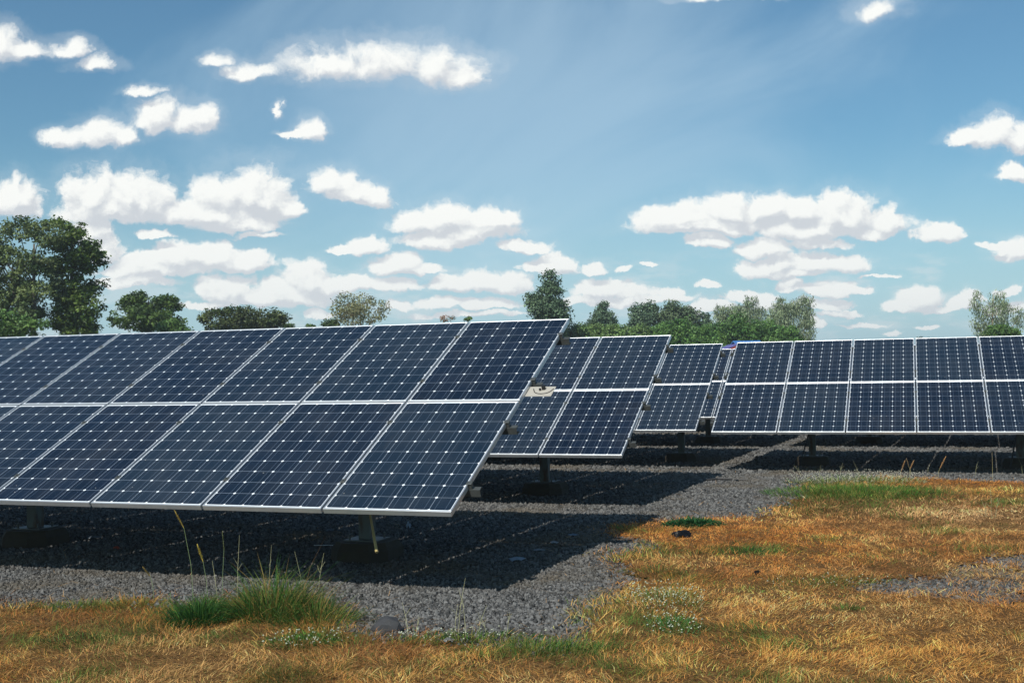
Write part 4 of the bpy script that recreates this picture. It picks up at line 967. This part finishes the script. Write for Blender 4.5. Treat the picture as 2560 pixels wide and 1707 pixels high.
scrap('plastic_scrap', 'largest bluish plastic scrap lying in the shadow of the nearest array', 1292, 1405, .15, .17, .02, PB, 1, 'plastic scrap', group='plastic scraps in the shadow')
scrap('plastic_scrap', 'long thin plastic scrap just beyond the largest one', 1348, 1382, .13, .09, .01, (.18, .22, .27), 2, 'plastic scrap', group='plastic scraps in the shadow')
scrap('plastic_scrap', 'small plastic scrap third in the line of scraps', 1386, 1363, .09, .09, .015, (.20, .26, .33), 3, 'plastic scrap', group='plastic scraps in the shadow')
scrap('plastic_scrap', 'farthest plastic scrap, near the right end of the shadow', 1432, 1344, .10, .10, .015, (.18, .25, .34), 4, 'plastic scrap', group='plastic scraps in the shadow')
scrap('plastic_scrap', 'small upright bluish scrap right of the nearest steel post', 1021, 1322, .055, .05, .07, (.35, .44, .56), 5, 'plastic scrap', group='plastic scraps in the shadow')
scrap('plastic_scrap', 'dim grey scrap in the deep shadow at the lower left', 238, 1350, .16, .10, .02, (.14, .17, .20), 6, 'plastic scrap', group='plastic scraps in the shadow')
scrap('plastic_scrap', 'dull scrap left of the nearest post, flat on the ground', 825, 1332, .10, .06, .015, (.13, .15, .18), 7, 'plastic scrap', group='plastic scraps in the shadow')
scrap('plastic_scrap', 'pale scrap caught in the weeds at the near gravel edge', 1095, 1586, .08, .05, .02, (.22, .24, .24), 8, 'plastic scrap')
scrap('plastic_scrap', 'white crumpled scrap lying left among the weeds near the lower border', 1122, 1612, .07, .05, .02, (.22, .23, .22), 18, 'plastic scrap')
scrap('red_leaf', 'small red fallen leaf in the shadow at the lower left', 291, 1377, .055, .05, .03, (.42, .07, .03), 9, 'leaf')
scrap('black_scrap', 'crumpled black sheet lying on the orange grass below the broadleaf weed', 1703, 1345, .19, .22, .085, (.008, .008, .009), 10, 'black sheet')
scrap('black_scrap', 'little dark scrap in the grass, right of centre foreground', 1892, 1440, .05, .06, .03, (.02, .015, .012), 11, 'black sheet')
# chunk of rock, stick, string
bm = bmesh.new(); bmesh.ops.create_icosphere(bm, subdivisions=2, radius=1)
rr = random.Random(6)
for v in bm.verts: v.co = Vector((v.co.x * .105, v.co.y * .08, max(v.co.z, -.2) * .075)) * rr.uniform(.78, 1.12)
me = bpy.data.meshes.new('rock'); bm.to_mesh(me); bm.free()
def _rk(t, b):
    geo = t.new('ShaderNodeNewGeometry'); t.link(t.mix(t.noise(geo.outputs['Position'], 22, 5, .6), rgb(.012, .013, .016), rgb(.045, .047, .052)), b.inputs['Base Color'])
me.materials.append(mat('dark_rock', _rk, Roughness=.8))
c = gnd(968, 1578); tag(link('rock', me, None, (c.x, c.y, .02)), 'dark fist sized rock half sunk where gravel meets straw, bottom centre', 'rock')
c = gnd(1812, 1204); m = MB(); m.tube([(-.30, 0, .03), (-.1, .03, .045), (.12, .0, .04), (.3, -.05, .03)], [.012, .018, .016, .008], 6)
tag(link('stick', m.mesh('stick', M_BLACK), None, (c.x, c.y, 0)), 'dark charred stick lying on the gravel between the shadows', 'stick')
c = gnd(808, 1371); m = MB(); m.tube([(-.09, .02, .03), (-.05, -.01, .035), (0, -.025, .035), (.05, -.01, .035), (.09, .015, .03)], .003, 5)
tag(link('string', m.mesh('string', mat('white_string', None, Base_Color=rgb(.6, .62, .66), Roughness=.6)), None, (c.x, c.y, 0)), 'curved piece of white string in the shadow left of the nearest post', 'string')

# ------------------------------------------------------------------ thin haze in the air
me = MB().box(-470, 470, -80, 620, -1.0, 18.0).mesh('haze', bpy.data.materials.new('haze_air')); hm = me.materials[0]; hm.use_nodes = True
H = NT(hm.node_tree); H.n.clear(); ho = H.new('ShaderNodeOutputMaterial'); pv = H.new('ShaderNodeVolumePrincipled')
pv.inputs['Color'].default_value = (.78, .88, .95, 1); pv.inputs['Density'].default_value = HAZE_D; pv.inputs['Anisotropy'].default_value = .2
H.link(pv.outputs[0], ho.inputs['Volume'])
tag(link('haze', me), 'thin pale haze in the air between the arrays and the far trees', 'haze', kind='stuff')
